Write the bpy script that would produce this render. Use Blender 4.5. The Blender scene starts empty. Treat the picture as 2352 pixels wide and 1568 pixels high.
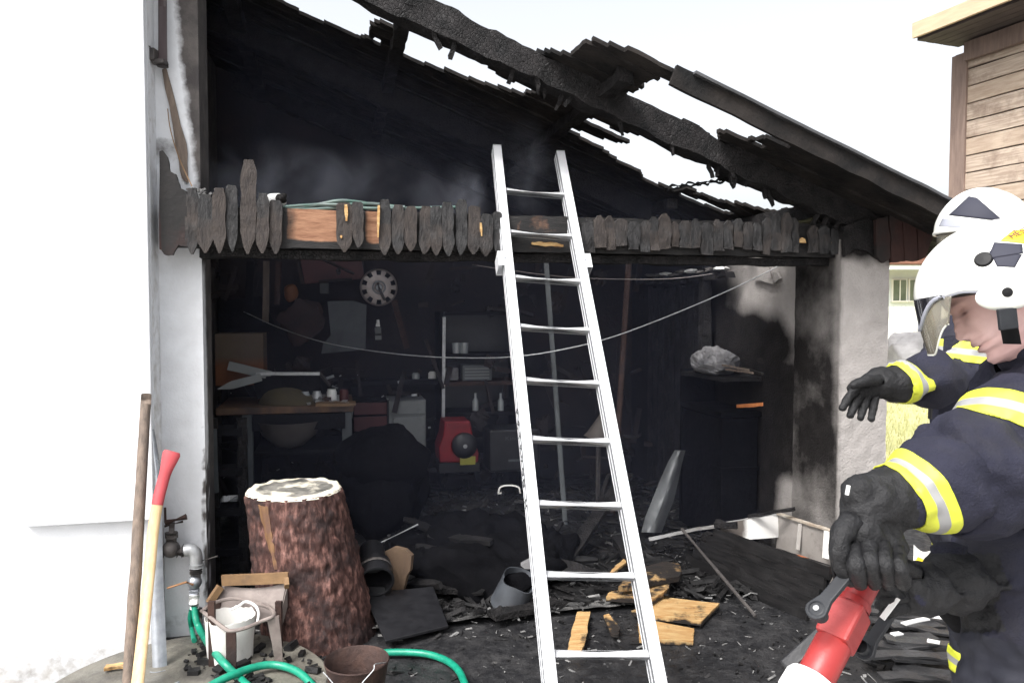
import bpy, bmesh, math, random
from mathutils import Vector, Matrix, noise, Quaternion

SC = bpy.context.scene
COL = SC.collection
R = math.radians
rnd = random.Random(11)

# ------------------------------------------------------------------ camera, light, exposure
F = 1750.0                       # focal length in units of a 2352 wide picture
CZ = 1.65
PIT = math.atan(74 / F)
cam_d = bpy.data.cameras.new('camera')
cam = bpy.data.objects.new('camera', cam_d)
COL.objects.link(cam)
cam.location = (0, 0, CZ)
cam.rotation_euler = (math.pi / 2 - PIT, 0, 0)
cam_d.sensor_width = 36
cam_d.lens = F / 2352 * 36
cam_d.clip_start = 0.05
cam_d.clip_end = 2000
SC.camera = cam

SUN_EL, SUN_AZ = R(52), R(218)   # azimuth from +Y clockwise: behind the camera, a little left
w = bpy.data.worlds.new('World')
SC.world = w
w.use_nodes = True
nt = w.node_tree
nt.nodes.clear()
sky = nt.nodes.new('ShaderNodeTexSky')
sky.sky_type = 'NISHITA'
sky.sun_disc = False
sky.sun_elevation = SUN_EL
sky.sun_rotation = SUN_AZ
sky.air_density = 1.0
sky.dust_density = 6.0
hs = nt.nodes.new('ShaderNodeHueSaturation')
hs.inputs['Saturation'].default_value = 0.22     # an even white overcast
bg = nt.nodes.new('ShaderNodeBackground')
bg.inputs['Strength'].default_value = 0.15
wo = nt.nodes.new('ShaderNodeOutputWorld')
nt.links.new(sky.outputs[0], hs.inputs['Color'])
nt.links.new(hs.outputs[0], bg.inputs['Color'])
nt.links.new(bg.outputs[0], wo.inputs['Surface'])
sl = bpy.data.lights.new('sun', 'SUN')
sl.energy = 1.1
sl.angle = R(14)
sl.color = (1, .985, .96)
so = bpy.data.objects.new('sun', sl)
COL.objects.link(so)
sd = Vector((math.sin(SUN_AZ) * math.cos(SUN_EL), math.cos(SUN_AZ) * math.cos(SUN_EL), math.sin(SUN_EL)))
so.rotation_euler = sd.to_track_quat('Z', 'Y').to_euler()
so.location = sd * 20
SC.view_settings.view_transform = 'Standard'
SC.view_settings.look = 'None'
SC.view_settings.gamma = 1
SC.view_settings.use_curve_mapping = False
SC.view_settings.exposure = 1.28
SC.cycles.max_bounces = 6
SC.cycles.volume_bounces = 1

# ------------------------------------------------------------------ placing helpers
_c, _s = math.cos(PIT), math.sin(PIT)
def ray(px, py):
    a, b = (px - 1176) / F, -(py - 784) / F
    return Vector((a, _c + b * _s, -_s + b * _c))
CAM = Vector((0, 0, CZ))
def P(px, py, Y):
    d = ray(px, py)
    return CAM + d * (Y / d.y)
def G(px, py, z=0.0):
    d = ray(px, py)
    return CAM + d * ((z - CZ) / d.z)
def pix(p):
    q = Vector(p) - CAM
    f = q.y * _c - q.z * _s
    up = q.y * _s + q.z * _c
    return 1176 + F * q.x / f, 784 - F * up / f
# the shed's own frame: u along its front (rightwards), v inwards, z up
TH = R(13)
U = Vector((math.cos(TH), math.sin(TH), 0))
V = Vector((-math.sin(TH), math.cos(TH), 0))
Z = Vector((0, 0, 1))
P0 = Vector((-1.49, 3.6, 0))
def S(u, v, z): return P0 + U * u + V * v + Z * z
def uv(p):
    q = Vector(p) - P0
    return q.dot(U), q.dot(V)
def FP(px, py, v=0.0):
    d = ray(px, py)
    return CAM + d * ((v - (CAM - P0).dot(V)) / d.dot(V))
def UPl(px, py, u):
    d = ray(px, py)
    return CAM + d * ((u - (CAM - P0).dot(U)) / d.dot(U))
SL = 0.38
def zdeck(u): return 2.29 + SL * (3.468 - u)
def inpoly(x, y, poly):
    c = False
    j = len(poly) - 1
    for i in range(len(poly)):
        xi, yi = poly[i]; xj, yj = poly[j]
        if (yi > y) != (yj > y) and x < (xj - xi) * (y - yi) / (yj - yi) + xi:
            c = not c
        j = i
    return c
def nz(p, s=1.0): return noise.noise(Vector(p) * s)

# ------------------------------------------------------------------ mesh builder
def frame(axis, up=Z):
    a = Vector(axis).normalized()
    up = Vector(up)
    if abs(a.dot(up.normalized())) > .97: up = Vector((0, 1, 0)) if abs(a.y) < .9 else Vector((1, 0, 0))
    s = a.cross(up).normalized()
    t = s.cross(a).normalized()
    return a, s, t
def wloc(o):
    l = Vector((0, 0, 0))
    while o is not None:
        l += o.location
        o = o.parent
    return l
class MB:
    def __init__(s): s.v = []; s.f = []; s.k = []; s.mi = []
    def add(s, vs, fs, m=0):
        b = len(s.v)
        s.v += [Vector(x) for x in vs]
        for f in fs:
            s.f.append([i + b for i in f]); s.mi.append(m)
        return s
    def box(s, c, sx, sy, sz, A=None, m=0):
        A = A or Matrix.Identity(3)
        c = Vector(c)
        vs = [c + A @ Vector((x * sx / 2, y * sy / 2, z * sz / 2)) for x in (-1, 1) for y in (-1, 1) for z in (-1, 1)]
        return s.add(vs, [(0, 1, 3, 2), (4, 6, 7, 5), (0, 4, 5, 1), (2, 3, 7, 6), (0, 2, 6, 4), (1, 5, 7, 3)], m)
    def bx(s, u0, u1, v0, v1, z0, z1, m=0):
        vs = [S(u, v, z) for u in (u0, u1) for v in (v0, v1) for z in (z0, z1)]
        return s.add(vs, [(0, 1, 3, 2), (4, 6, 7, 5), (0, 4, 5, 1), (2, 3, 7, 6), (0, 2, 6, 4), (1, 5, 7, 3)], m)
    def plank(s, A, B, w, h, up=Z, n=6, amp=0.0, sc=9.0, seed=0.0, wf=None, hf=None, m=0):
        """a bar from A to B, w across, h along up; amp makes it ragged; wf(t) scales the width"""
        A, B = Vector(A), Vector(B)
        a, sd_, t_ = frame(B - A, up)
        o = Vector((seed * 3.7, seed * 1.3, seed * 2.1))
        vs = []; fs = []
        for i in range(n + 1):
            t = i / n
            c = A.lerp(B, t)
            ww = w * (wf(t) if wf else 1); hh = h * (hf(t) if hf else 1)
            for x, y in ((-.5, -.5), (0, -.5), (.5, -.5), (.5, .5), (0, .5), (-.5, .5)):
                p = c + sd_ * (x * ww) + t_ * (y * hh)
                if amp: p = p + Vector((nz(p + o, sc), nz(p + o + Vector((7, 0, 0)), sc), nz(p + o + Vector((0, 9, 0)), sc))) * amp
                vs.append(p)
        for i in range(n):
            for j in range(6):
                a0, a1 = i * 6 + j, i * 6 + (j + 1) % 6
                fs.append((a0, a1, a1 + 6, a0 + 6))
        fs.append((5, 4, 3, 2, 1, 0))
        e = n * 6
        fs.append(tuple(e + j for j in range(6)))
        return s.add(vs, fs, m)
    def tube(s, pts, r, n=8, closed=False, cap=True, m=0):
        pts = [Vector(p) for p in pts]
        N = len(pts)
        rr = r if isinstance(r, (list, tuple)) else [r] * N
        vs = []; fs = []
        prev = None
        for i, p in enumerate(pts):
            if closed: d = pts[(i + 1) % N] - pts[i - 1]
            else: d = pts[min(i + 1, N - 1)] - pts[max(i - 1, 0)]
            d = d.normalized()
            if prev is None:
                _, sx, sy = frame(d)
            else:
                sx = (prev - d * prev.dot(d)).normalized(); sy = d.cross(sx)
            prev = sx
            for j in range(n):
                a = 2 * math.pi * j / n
                vs.append(p + (sx * math.cos(a) + sy * math.sin(a)) * rr[i])
        L = N if closed else N - 1
        for i in range(L):
            for j in range(n):
                a0, a1 = i * n + j, i * n + (j + 1) % n
                b0, b1 = ((i + 1) % N) * n + j, ((i + 1) % N) * n + (j + 1) % n
                fs.append((a0, a1, b1, b0))
        if cap and not closed:
            fs.append(tuple(reversed(range(n))))
            fs.append(tuple((N - 1) * n + j for j in range(n)))
        return s.add(vs, fs, m)
    def lathe(s, prof, base, axis=Z, n=24, amp=0.0, sc=10, m=0, cap=(False, False), rf=None):
        base = Vector(base)
        a, sx, sy = frame(axis, Vector((0, 1, 0)))
        vs = []; fs = []
        for (r, h) in prof:
            for j in range(n):
                t = 2 * math.pi * j / n
                rr = r * (rf(t, h) if rf else 1)
                p = base + a * h + (sx * math.cos(t) + sy * math.sin(t)) * rr
                if amp: p += (p - base - a * h).normalized() * nz(p, sc) * amp
                vs.append(p)
        for i in range(len(prof) - 1):
            for j in range(n):
                a0, a1 = i * n + j, i * n + (j + 1) % n
                fs.append((a0, a1, a1 + n, a0 + n))
        if cap[0]: fs.append(tuple(reversed(range(n))))
        if cap[1]: fs.append(tuple((len(prof) - 1) * n + j for j in range(n)))
        return s.add(vs, fs, m)
    def prism(s, poly, ext, m=0):
        poly = [Vector(p) for p in poly]
        ext = Vector(ext)
        n = len(poly)
        fs = [tuple(range(n)), tuple(reversed(range(n, 2 * n)))]
        for i in range(n):
            j = (i + 1) % n
            fs.append((i, i + n, j + n, j))
        return s.add(poly + [p + ext for p in poly], fs, m)
    def ell(s, c, r, A=None, nu=16, nv=10, m=0, amp=0.0, sc=8):
        A = A or Matrix.Identity(3)
        c = Vector(c)
        if not isinstance(r, (list, tuple)): r = (r, r, r)
        vs = []; fs = []
        for i in range(1, nv):
            t = math.pi * i / nv
            for j in range(nu):
                q = 2 * math.pi * j / nu
                vs.append((math.sin(t) * math.cos(q), math.sin(t) * math.sin(q), math.cos(t)))
        vs += [(0, 0, 1), (0, 0, -1)]
        out = []
        for q in vs:
            d = Vector(q)
            k = 1.0 + (amp * nz(d + c * 3, sc / 8) if amp else 0)
            out.append(c + A @ Vector((d.x * r[0] * k, d.y * r[1] * k, d.z * r[2] * k)))
        for i in range(nv - 2):
            for j in range(nu):
                a0, a1 = i * nu + j, i * nu + (j + 1) % nu
                fs.append((a0, a0 + nu, a1 + nu, a1))
        top, bot = len(vs) - 2, len(vs) - 1
        for j in range(nu):
            fs.append((top, j, (j + 1) % nu))
            fs.append((bot, (nv - 2) * nu + (j + 1) % nu, (nv - 2) * nu + j))
        return s.add(out, fs, m)
    def sheet(s, fn, nu, nv, th=0.0, m=0):
        """fn(a, b) -> point, a and b in 0..1; th gives the sheet a thickness along its normal"""
        g = [[Vector(fn(i / nu, j / nv)) for j in range(nv + 1)] for i in range(nu + 1)]
        def idx(i, j): return i * (nv + 1) + j
        vs = [g[i][j] for i in range(nu + 1) for j in range(nv + 1)]
        fs = [(idx(i, j), idx(i + 1, j), idx(i + 1, j + 1), idx(i, j + 1)) for i in range(nu) for j in range(nv)]
        if th:
            N = len(vs); vs2 = []
            for i in range(nu + 1):
                for j in range(nv + 1):
                    a = g[min(i + 1, nu)][j] - g[max(i - 1, 0)][j]
                    b = g[i][min(j + 1, nv)] - g[i][max(j - 1, 0)]
                    n_ = a.cross(b)
                    n_ = n_.normalized() if n_.length > 1e-9 else Z
                    vs2.append(g[i][j] - n_ * th)
            fs += [tuple(N + k for k in reversed(f)) for f in list(fs)]
            rim = [idx(i, 0) for i in range(nu + 1)] + [idx(nu, j) for j in range(1, nv + 1)] + \
                  [idx(i, nv) for i in range(nu - 1, -1, -1)] + [idx(0, j) for j in range(nv - 1, 0, -1)]
            for q in range(len(rim)):
                a, b = rim[q], rim[(q + 1) % len(rim)]
                fs.append((b, a, a + N, b + N))
            vs += vs2
        return s.add(vs, fs, m)
    def build(s, name, mat, parent=None, smooth=False, loc=None, kf=None, bevel=0.0):
        me = bpy.data.meshes.new(name)
        o0 = wloc(parent) if parent is not None else Vector(loc if loc is not None else (0, 0, 0))
        me.from_pydata([tuple(x - o0) for x in s.v], [], s.f)
        mats = mat if isinstance(mat, (list, tuple)) else [mat]
        for q in mats: me.materials.append(q)
        if len(mats) > 1: me.polygons.foreach_set('material_index', s.mi)
        if kf:
            at = me.attributes.new('k', 'FLOAT', 'POINT')
            at.data.foreach_set('value', [float(kf(x)) for x in s.v])
        bm = bmesh.new(); bm.from_mesh(me)
        bmesh.ops.recalc_face_normals(bm, faces=bm.faces)
        bm.to_mesh(me); bm.free()
        if smooth:
            me.polygons.foreach_set('use_smooth', [True] * len(me.polygons))
            if smooth != 'all':
                try: me.set_sharp_from_angle(angle=R(38))
                except Exception: pass
        ob = bpy.data.objects.new(name, me)
        COL.objects.link(ob)
        if parent is not None: ob.parent = parent
        else: ob.location = o0
        if bevel:
            b = ob.modifiers.new('bevel', 'BEVEL'); b.width = bevel; b.segments = 2; b.limit_method = 'ANGLE'; b.angle_limit = R(40)
        return ob
def tag(o, label=None, cat=None, group=None, kind=None):
    if label: o['label'] = label
    if cat: o['category'] = cat
    if group: o['group'] = group
    if kind: o['kind'] = kind
    return o
def thing(name, label, cat, loc, group=None):
    o = bpy.data.objects.new(name, None)
    o.empty_display_size = .1
    COL.objects.link(o)
    o.location = Vector(loc)
    return tag(o, label, cat, group)
def spline(pts, n=8):
    pts = [Vector(p) for p in pts]
    q = [pts[0] * 2 - pts[1]] + pts + [pts[-1] * 2 - pts[-2]]
    out = []
    for i in range(1, len(q) - 2):
        for j in range(n):
            t = j / n
            a, b, c, d = q[i - 1], q[i], q[i + 1], q[i + 2]
            out.append(.5 * ((2 * b) + (c - a) * t + (2 * a - 5 * b + 4 * c - d) * t * t + (3 * b - a - 3 * c + d) * t ** 3))
    out.append(pts[-1])
    return out
def text_mesh(name, s, size, M, mat, parent, ext=.0006, sx=1.0):
    cu = bpy.data.curves.new(name, 'FONT')
    cu.body = s; cu.size = size; cu.extrude = ext; cu.align_x = 'LEFT'; cu.resolution_u = 3
    t = bpy.data.objects.new(name + '_source', cu)
    COL.objects.link(t)
    bpy.context.view_layer.update()
    me = bpy.data.meshes.new_from_object(t.evaluated_get(bpy.context.evaluated_depsgraph_get()))
    bpy.data.objects.remove(t)
    me.transform(Matrix.Diagonal((sx, 1, 1, 1)))
    me.transform(M)
    me.transform(Matrix.Translation(-wloc(parent)))
    me.materials.clear(); me.materials.append(mat)
    me.name = name
    o = bpy.data.objects.new(name, me)
    COL.objects.link(o); o.parent = parent
    return o

# ------------------------------------------------------------------ materials
def _new(name):
    m = bpy.data.materials.new(name); m.use_nodes = True
    n = m.node_tree.nodes; l = m.node_tree.links
    return m, n, l, n['Principled BSDF']
def _noise(n, l, co, scale, detail=6, rough=.6, stretch=None):
    t = n.new('ShaderNodeTexNoise'); t.inputs['Scale'].default_value = scale
    t.inputs['Detail'].default_value = detail; t.inputs['Roughness'].default_value = rough
    if stretch:
        mp = n.new('ShaderNodeMapping'); mp.inputs['Scale'].default_value = stretch
        l.new(co, mp.inputs[0]); co = mp.outputs[0]
    l.new(co, t.inputs['Vector'])
    return t.outputs['Fac']
def _ramp(n, l, fac, a, b):
    r = n.new('ShaderNodeMapRange'); r.inputs['From Min'].default_value = a; r.inputs['From Max'].default_value = b
    r.clamp = True
    l.new(fac, r.inputs['Value']); return r.outputs[0]
def _mix(n, l, fac, A, B):
    m = n.new('ShaderNodeMix'); m.data_type = 'RGBA'
    if isinstance(fac, (int, float)): m.inputs[0].default_value = fac
    else: l.new(fac, m.inputs[0])
    for sk, c in ((6, A), (7, B)):
        if isinstance(c, tuple): m.inputs[sk].default_value = (*c[:3], 1)
        else: l.new(c, m.inputs[sk])
    return m.outputs[2]
def mat(name, col, col2=None, rough=.6, metal=0.0, scale=7.0, lo=.35, hi=.65, bump=0.0, bscale=40.0, stretch=None,
        spec=.5, dirt=None, dscale=3.0, dlo=.55, dhi=.75, trans=0.0, alpha=1.0, coat=0.0, rvar=0.0, vor=0.0, vscale=30.0):
    m, n, l, b = _new(name)
    tc = n.new('ShaderNodeTexCoord'); co = tc.outputs['Object']
    c = col
    if col2 is not None:
        c = _mix(n, l, _ramp(n, l, _noise(n, l, co, scale, stretch=stretch), lo, hi), col, col2)
    if dirt is not None:
        c = _mix(n, l, _ramp(n, l, _noise(n, l, co, dscale, 8, .7), dlo, dhi), c, dirt)
    if isinstance(c, tuple): b.inputs['Base Color'].default_value = (*c, 1)
    else: l.new(c, b.inputs['Base Color'])
    b.inputs['Roughness'].default_value = rough
    if rvar:
        rr = n.new('ShaderNodeMapRange'); rr.inputs['To Min'].default_value = max(.03, rough - rvar); rr.inputs['To Max'].default_value = min(1, rough + rvar)
        rr.inputs['From Min'].default_value = .3; rr.inputs['From Max'].default_value = .7
        l.new(_noise(n, l, co, dscale * 2.3, 6), rr.inputs['Value']); l.new(rr.outputs[0], b.inputs['Roughness'])
    b.inputs['Metallic'].default_value = metal
    b.inputs['Specular IOR Level'].default_value = spec
    if trans: b.inputs['Transmission Weight'].default_value = trans
    if coat: b.inputs['Coat Weight'].default_value = coat; b.inputs['Coat Roughness'].default_value = .15
    if alpha < 1: b.inputs['Alpha'].default_value = alpha
    h = None
    if bump: h = _noise(n, l, co, bscale, 8, .65, stretch=stretch)
    if vor:
        vt = n.new('ShaderNodeTexVoronoi'); vt.feature = 'DISTANCE_TO_EDGE'; vt.inputs['Scale'].default_value = vscale
        mp = n.new('ShaderNodeMapping'); mp.inputs['Scale'].default_value = stretch or (1, 1, 1)
        l.new(co, mp.inputs[0]); l.new(mp.outputs[0], vt.inputs['Vector'])
        vh = _ramp(n, l, vt.outputs['Distance'], 0, .12)
        if h is None: h = vh
        else:
            ad = n.new('ShaderNodeMath'); ad.operation = 'ADD'; l.new(h, ad.inputs[0]); l.new(vh, ad.inputs[1]); h = ad.outputs[0]
    if h is not None:
        bp = n.new('ShaderNodeBump'); bp.inputs['Strength'].default_value = max(bump, vor); bp.inputs['Distance'].default_value = .012
        l.new(h, bp.inputs['Height']); l.new(bp.outputs[0], b.inputs['Normal'])
    return m
def mat_k(name, A, B, A2=None, B2=None, rough=(.7, .8), scale=9.0, wob=.7, wscale=7.0, bump=.3, bscale=50.0, stretch=None, edge=(.35, .65), spec=.4, wstretch=None):
    """two finishes mixed by the vertex value k (soot, charring), its border broken up by noise"""
    m, n, l, b = _new(name)
    co = n.new('ShaderNodeTexCoord').outputs['Object']
    at = n.new('ShaderNodeAttribute'); at.attribute_name = 'k'
    nn = _noise(n, l, co, wscale, 8, .65, stretch=wstretch)
    ma = n.new('ShaderNodeMath'); ma.operation = 'MULTIPLY_ADD'
    l.new(nn, ma.inputs[0]); ma.inputs[1].default_value = wob; l.new(at.outputs['Fac'], ma.inputs[2])
    sb = n.new('ShaderNodeMath'); sb.operation = 'SUBTRACT'; l.new(ma.outputs[0], sb.inputs[0]); sb.inputs[1].default_value = wob * .5
    fac = _ramp(n, l, sb.outputs[0], *edge)
    g = _noise(n, l, co, scale, 7, .6, stretch=stretch)
    g2 = _ramp(n, l, g, .35, .65)
    ca = _mix(n, l, g2, A, A2 or A); cb = _mix(n, l, g2, B, B2 or B)
    l.new(_mix(n, l, fac, ca, cb), b.inputs['Base Color'])
    rr = n.new('ShaderNodeMapRange'); l.new(fac, rr.inputs['Value'])
    rr.inputs['To Min'].default_value = rough[0]; rr.inputs['To Max'].default_value = rough[1]
    l.new(rr.outputs[0], b.inputs['Roughness'])
    b.inputs['Specular IOR Level'].default_value = spec
    if bump:
        bp = n.new('ShaderNodeBump'); bp.inputs['Strength'].default_value = bump; bp.inputs['Distance'].default_value = .01
        l.new(_noise(n, l, co, bscale, 8, .65, stretch=stretch), bp.inputs['Height']); l.new(bp.outputs[0], b.inputs['Normal'])
    return m

M = {}
M['white_wall'] = mat_k('white render', (.75, .765, .79), (.30, .285, .27), (.69, .705, .73), (.5, .48, .45), rough=(.9, .9), bump=.25, bscale=120, wscale=14, wob=.9)
M['pier'] = mat_k('sooty white pier', (.68, .695, .72), (.05, .045, .045), (.60, .61, .63), (.10, .09, .085), rough=(.9, .9), bump=.3, bscale=90, wscale=11, wob=.7)
M['plaster'] = mat_k('sooty plaster', (.33, .31, .295), (.012, .011, .011), (.39, .365, .35), (.020, .018, .018), rough=(.95, .95), bump=.9, bscale=75, wscale=5, wob=.45, edge=(.2, .8), spec=.10)
M['char'] = mat('charred wood', (.006, .006, .0065), (.020, .018, .0185), rough=.66, scale=14, bump=.6, bscale=34, vor=.28, vscale=52, stretch=(1, 1, 1), rvar=.2, spec=.22)
M['charboard'] = mat('charred board face', (.006, .006, .0065), (.015, .014, .0145), rough=.5, scale=9, bump=.3, bscale=24, stretch=(.6, .6, 5), spec=.3, rvar=.15)
M['deck'] = mat('scorched boards', (.007, .007, .0075), (.026, .022, .020), rough=.75, scale=5, bump=.6, bscale=34, rvar=.15, spec=.2)
M['picket'] = mat_k('burnt picket', (.030, .025, .024), (.007, .007, .008), (.054, .044, .039), (.036, .035, .036), rough=(.8, .66), bump=1.0, bscale=34, wscale=9, stretch=(3, 3, 1), wob=1.0, scale=16)
M['beam'] = mat_k('scorched beam', (.19, .085, .045), (.006, .006, .0065), (.34, .18, .105), (.017, .015, .015), rough=(.7, .7), bump=.6, bscale=34, wscale=10, wob=.55, stretch=(1, 1, 6))
M['bare'] = mat_k('half burnt wood', (.38, .20, .070), (.008, .0075, .0075), (.52, .36, .17), (.028, .020, .016), rough=(.8, .8), bump=.5, bscale=26, wscale=19, wob=1.3, stretch=(1.2, 7, 7), scale=9)
M['redboard'] = mat_k('scorched red paint', (.024, .0075, .0065), (.006, .006, .006), (.036, .013, .010), (.014, .012, .012), rough=(.7, .75), bump=.4, bscale=45, wscale=8, wob=.8)
M['back'] = mat('sooty back wall', (.024, .015, .0145), (.008, .007, .0085), rough=.85, scale=2.5, bump=.4, bscale=25, dirt=(.006, .0058, .0075), dscale=1.6, dlo=.45, dhi=.7)
M['alushade'] = mat('shaded aluminium side', (.23, .235, .25), (.16, .165, .175), rough=.5, metal=.3, scale=30, bump=.1, dirt=(.08, .08, .085), dlo=.6, dhi=.75)  # darker copy of the ladder aluminium: shade painted on rail sides, plus grime
M['alu'] = mat('ladder aluminium', (.66, .67, .69), (.58, .59, .61), rough=.42, metal=.25, scale=12, bump=.08, bscale=160, stretch=(1, 1, .1), rvar=.12, dirt=(.20, .195, .19), dscale=7, dlo=.62, dhi=.80)
M['ink'] = mat('black lettering', (.012, .012, .014), rough=.6)
M['steel'] = mat('grey steel', (.42, .44, .47), (.30, .32, .35), rough=.42, metal=.7, scale=20, bump=.1, dirt=(.16, .12, .10), dlo=.6, dhi=.8, rvar=.15)
M['galv'] = mat('galvanised pipe', (.48, .49, .50), (.36, .37, .38), rough=.5, metal=.6, scale=30, bump=.15)
M['iron'] = mat('dark cast iron', (.055, .05, .05), (.10, .09, .085), rough=.6, metal=.4, scale=25, bump=.4)
M['rust'] = mat('rusty steel', (.030, .016, .014), (.062, .032, .024), rough=.75, metal=.2, scale=14, bump=.5, dirt=(.03, .022, .022), dlo=.5, dhi=.7)
M['bark'] = mat('pine bark', (.046, .016, .012), (.27, .135, .11), rough=.72, scale=44, lo=.48, hi=.72, bump=1.0, bscale=46, stretch=(1, 1, .30), dirt=(.022, .0095, .009), dscale=5.5, dlo=.46, dhi=.62, rvar=.2)
M['cut'] = mat_k('sawn log top', (.66, .60, .47), (.06, .06, .055), (.74, .70, .60), (.20, .19, .17), rough=(.8, .8), bump=.7, bscale=30, wscale=16, wob=.9)
M['pole'] = mat('weathered pole', (.19, .145, .115), (.10, .078, .064), rough=.8, scale=9, bump=.5, bscale=30, stretch=(4, 4, .6), dirt=(.06, .05, .045), dscale=9, dlo=.63, dhi=.75)
M['ash'] = mat('axe handle ash wood', (.60, .44, .25), (.47, .33, .17), rough=.5, scale=8, stretch=(6, 6, .5), bump=.15, dirt=(.30, .20, .12), dscale=16, dlo=.66, dhi=.78)
M['redgrip'] = mat('red dipped paint', (.40, .055, .065), (.34, .045, .052), rough=.42, scale=6, bump=.1)
M['green'] = mat('green hose', (.010, .26, .16), (.006, .19, .12), rough=.38, scale=30, bump=.08, dirt=(.05, .09, .07), dscale=30, dlo=.66, dhi=.8)
M['white'] = mat('white enamel', (.74, .73, .70), (.62, .60, .57), rough=.45, scale=9, dirt=(.34, .28, .22), dscale=10, dlo=.6, dhi=.8, bump=.1)
M['whitep'] = mat('white plastic', (.78, .78, .76), (.66, .66, .65), rough=.4, scale=12, dirt=(.22, .2, .18), dscale=9, dlo=.6, dhi=.75)
M['tan'] = mat('tan wood edging', (.24, .145, .07), (.17, .10, .05), rough=.7, scale=9, bump=.3, dirt=(.10, .07, .05), dscale=8)
M['dirty_metal'] = mat('dirty sheet metal', (.16, .13, .12), (.26, .22, .20), rough=.55, metal=.25, scale=9, bump=.2, dirt=(.09, .075, .065), dscale=6)
M['concrete'] = mat('wet concrete', (.16, .15, .125), (.105, .098, .082), rough=.55, scale=5, bump=.5, bscale=40, dirt=(.06, .055, .05), dscale=5, dlo=.5, dhi=.7, rvar=.25)
M['stone'] = mat('beige stone', (.46, .39, .29), (.38, .31, .23), rough=.75, scale=8, bump=.3)
M['card'] = mat_k('cardboard', (.085, .062, .044), (.13, .048, .02), (.10, .076, .054), (.15, .06, .027), rough=(.85, .85), bump=.15, wob=.2)
M['cardp'] = mat('torn cardboard', (.13, .085, .052), (.09, .056, .036), rough=.85, scale=6, bump=.3, dirt=(.05, .04, .035), dscale=7)
M['black'] = mat('black plastic', (.006, .006, .0075), (.013, .013, .015), rough=.42, scale=20, bump=.15)
M['blackr'] = mat('sooty cloth', (.004, .004, .0055), (.009, .0088, .0105), spec=.15, rough=.8, scale=8, bump=.6, bscale=14)
M['redpaint'] = mat('red machine paint', (.24, .006, .012), (.17, .005, .009), rough=.35, scale=8, dirt=(.05, .01, .012), dscale=6, dlo=.6, dhi=.8)
M['redbox'] = mat('dull red drawers', (.075, .013, .013), (.05, .009, .009), rough=.6, scale=7)
M['yellow'] = mat('yellow label', (.30, .28, .04), rough=.5)
M['greyp'] = mat('grey painted board', (.085, .095, .10), (.06, .066, .07), rough=.7, scale=5, dirt=(.035, .035, .04), dscale=4)
M['cream'] = mat('cream cabinet', (.20, .21, .21), (.16, .17, .17), rough=.6, scale=5, dirt=(.07, .07, .07), dscale=4)
M['hub'] = mat('hubcap silver', (.34, .30, .29), (.26, .23, .22), rough=.4, metal=.5, scale=12, dirt=(.10, .09, .09), dscale=9, dlo=.6, dhi=.8)
M['dullglass'] = mat('dull glass', (.25, .27, .28), rough=.15, spec=.8)
M['cable'] = mat('melted cable', (.10, .13, .125), (.06, .12, .10), rough=.5, scale=20)
M['wire'] = mat('wire', (.24, .21, .20), rough=.6)
M['olive'] = mat('olive cushion', (.085, .068, .032), (.06, .048, .024), rough=.8, scale=7)
M['plastic_sheet'] = mat('cloudy plastic', (.20, .21, .215), (.12, .125, .13), rough=.3, scale=6, spec=.6)
M['bag'] = mat('sooty bag', (.22, .215, .22), (.09, .09, .095), rough=.55, scale=9, bump=.6, bscale=14)
M['pipe'] = mat('brown downpipe', (.060, .043, .045), rough=.4)
M['navy'] = mat('navy fire jacket', (.012, .0125, .025), (.018, .0185, .034), rough=.8, scale=9, bump=.55, bscale=190, spec=.3, dirt=(.026, .025, .030), dscale=5, dlo=.5, dhi=.75)
M['trouser'] = mat('dark fire trousers', (.016, .017, .026), (.024, .025, .034), rough=.75, scale=14, bump=.25, bscale=40, spec=.3)
M['glove'] = mat('black leather glove', (.007, .007, .008), (.016, .016, .0175), rough=.5, scale=22, bump=.6, bscale=60, spec=.3, rvar=.15)
M['helmet'] = mat('white helmet', (.74, .745, .70), (.68, .685, .65), rough=.3, coat=.4, scale=5, dirt=(.50, .49, .45), dscale=8, dlo=.62, dhi=.8)
M['hgrey'] = mat('dark helmet badge', (.035, .036, .050), rough=.6, spec=.15)
M['hyellow'] = mat('yellow helmet badge', (.80, .60, .02), rough=.4)
M['hblack'] = mat('black rubber', (.008, .008, .009), rough=.5, spec=.2)
M['hband'] = mat('grey helmet band', (.30, .31, .36), rough=.4)
M['visor'] = mat('tinted visor', (.46, .43, .36), rough=.06, trans=.75, spec=.6)
M['smokevisor'] = mat('black visor', (.016, .016, .02), rough=.06, spec=.8, coat=1)
M['skin'] = mat_k('skin', (.86, .59, .56), (.13, .040, .042), (.80, .51, .48), (.10, .035, .035), rough=(.55, .6), wob=.1, bump=.12, bscale=120, edge=(0, 1), scale=14)
M['red_brass'] = mat('red coupling', (.30, .028, .026), (.25, .020, .021), rough=.42, scale=14, bump=.1, dirt=(.30, .02, .02), dscale=9)
M['lever'] = mat('black lever', (.022, .024, .028), (.014, .015, .018), rough=.5, spec=.3, scale=20, bump=.1)
M['oldwood'] = mat('weathered cladding', (.56, .46, .37), (.34, .26, .20), rough=.85, scale=7, bump=.5, bscale=26, stretch=(.5, .5, 9), dirt=(.20, .14, .105), dscale=3.4, dlo=.50, dhi=.70)
M['corner'] = mat('weathered corner post', (.25, .18, .145), (.17, .12, .10), rough=.85, scale=6, bump=.4, stretch=(6, 6, .7))
M['fascia'] = mat('pale fascia', (.58, .45, .30), (.48, .36, .24), rough=.7, scale=4, stretch=(1, 1, 6), bump=.2)
M['soffit'] = mat('dark soffit', (.085, .065, .062), (.06, .047, .046), rough=.8, scale=6, bump=.2)
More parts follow.
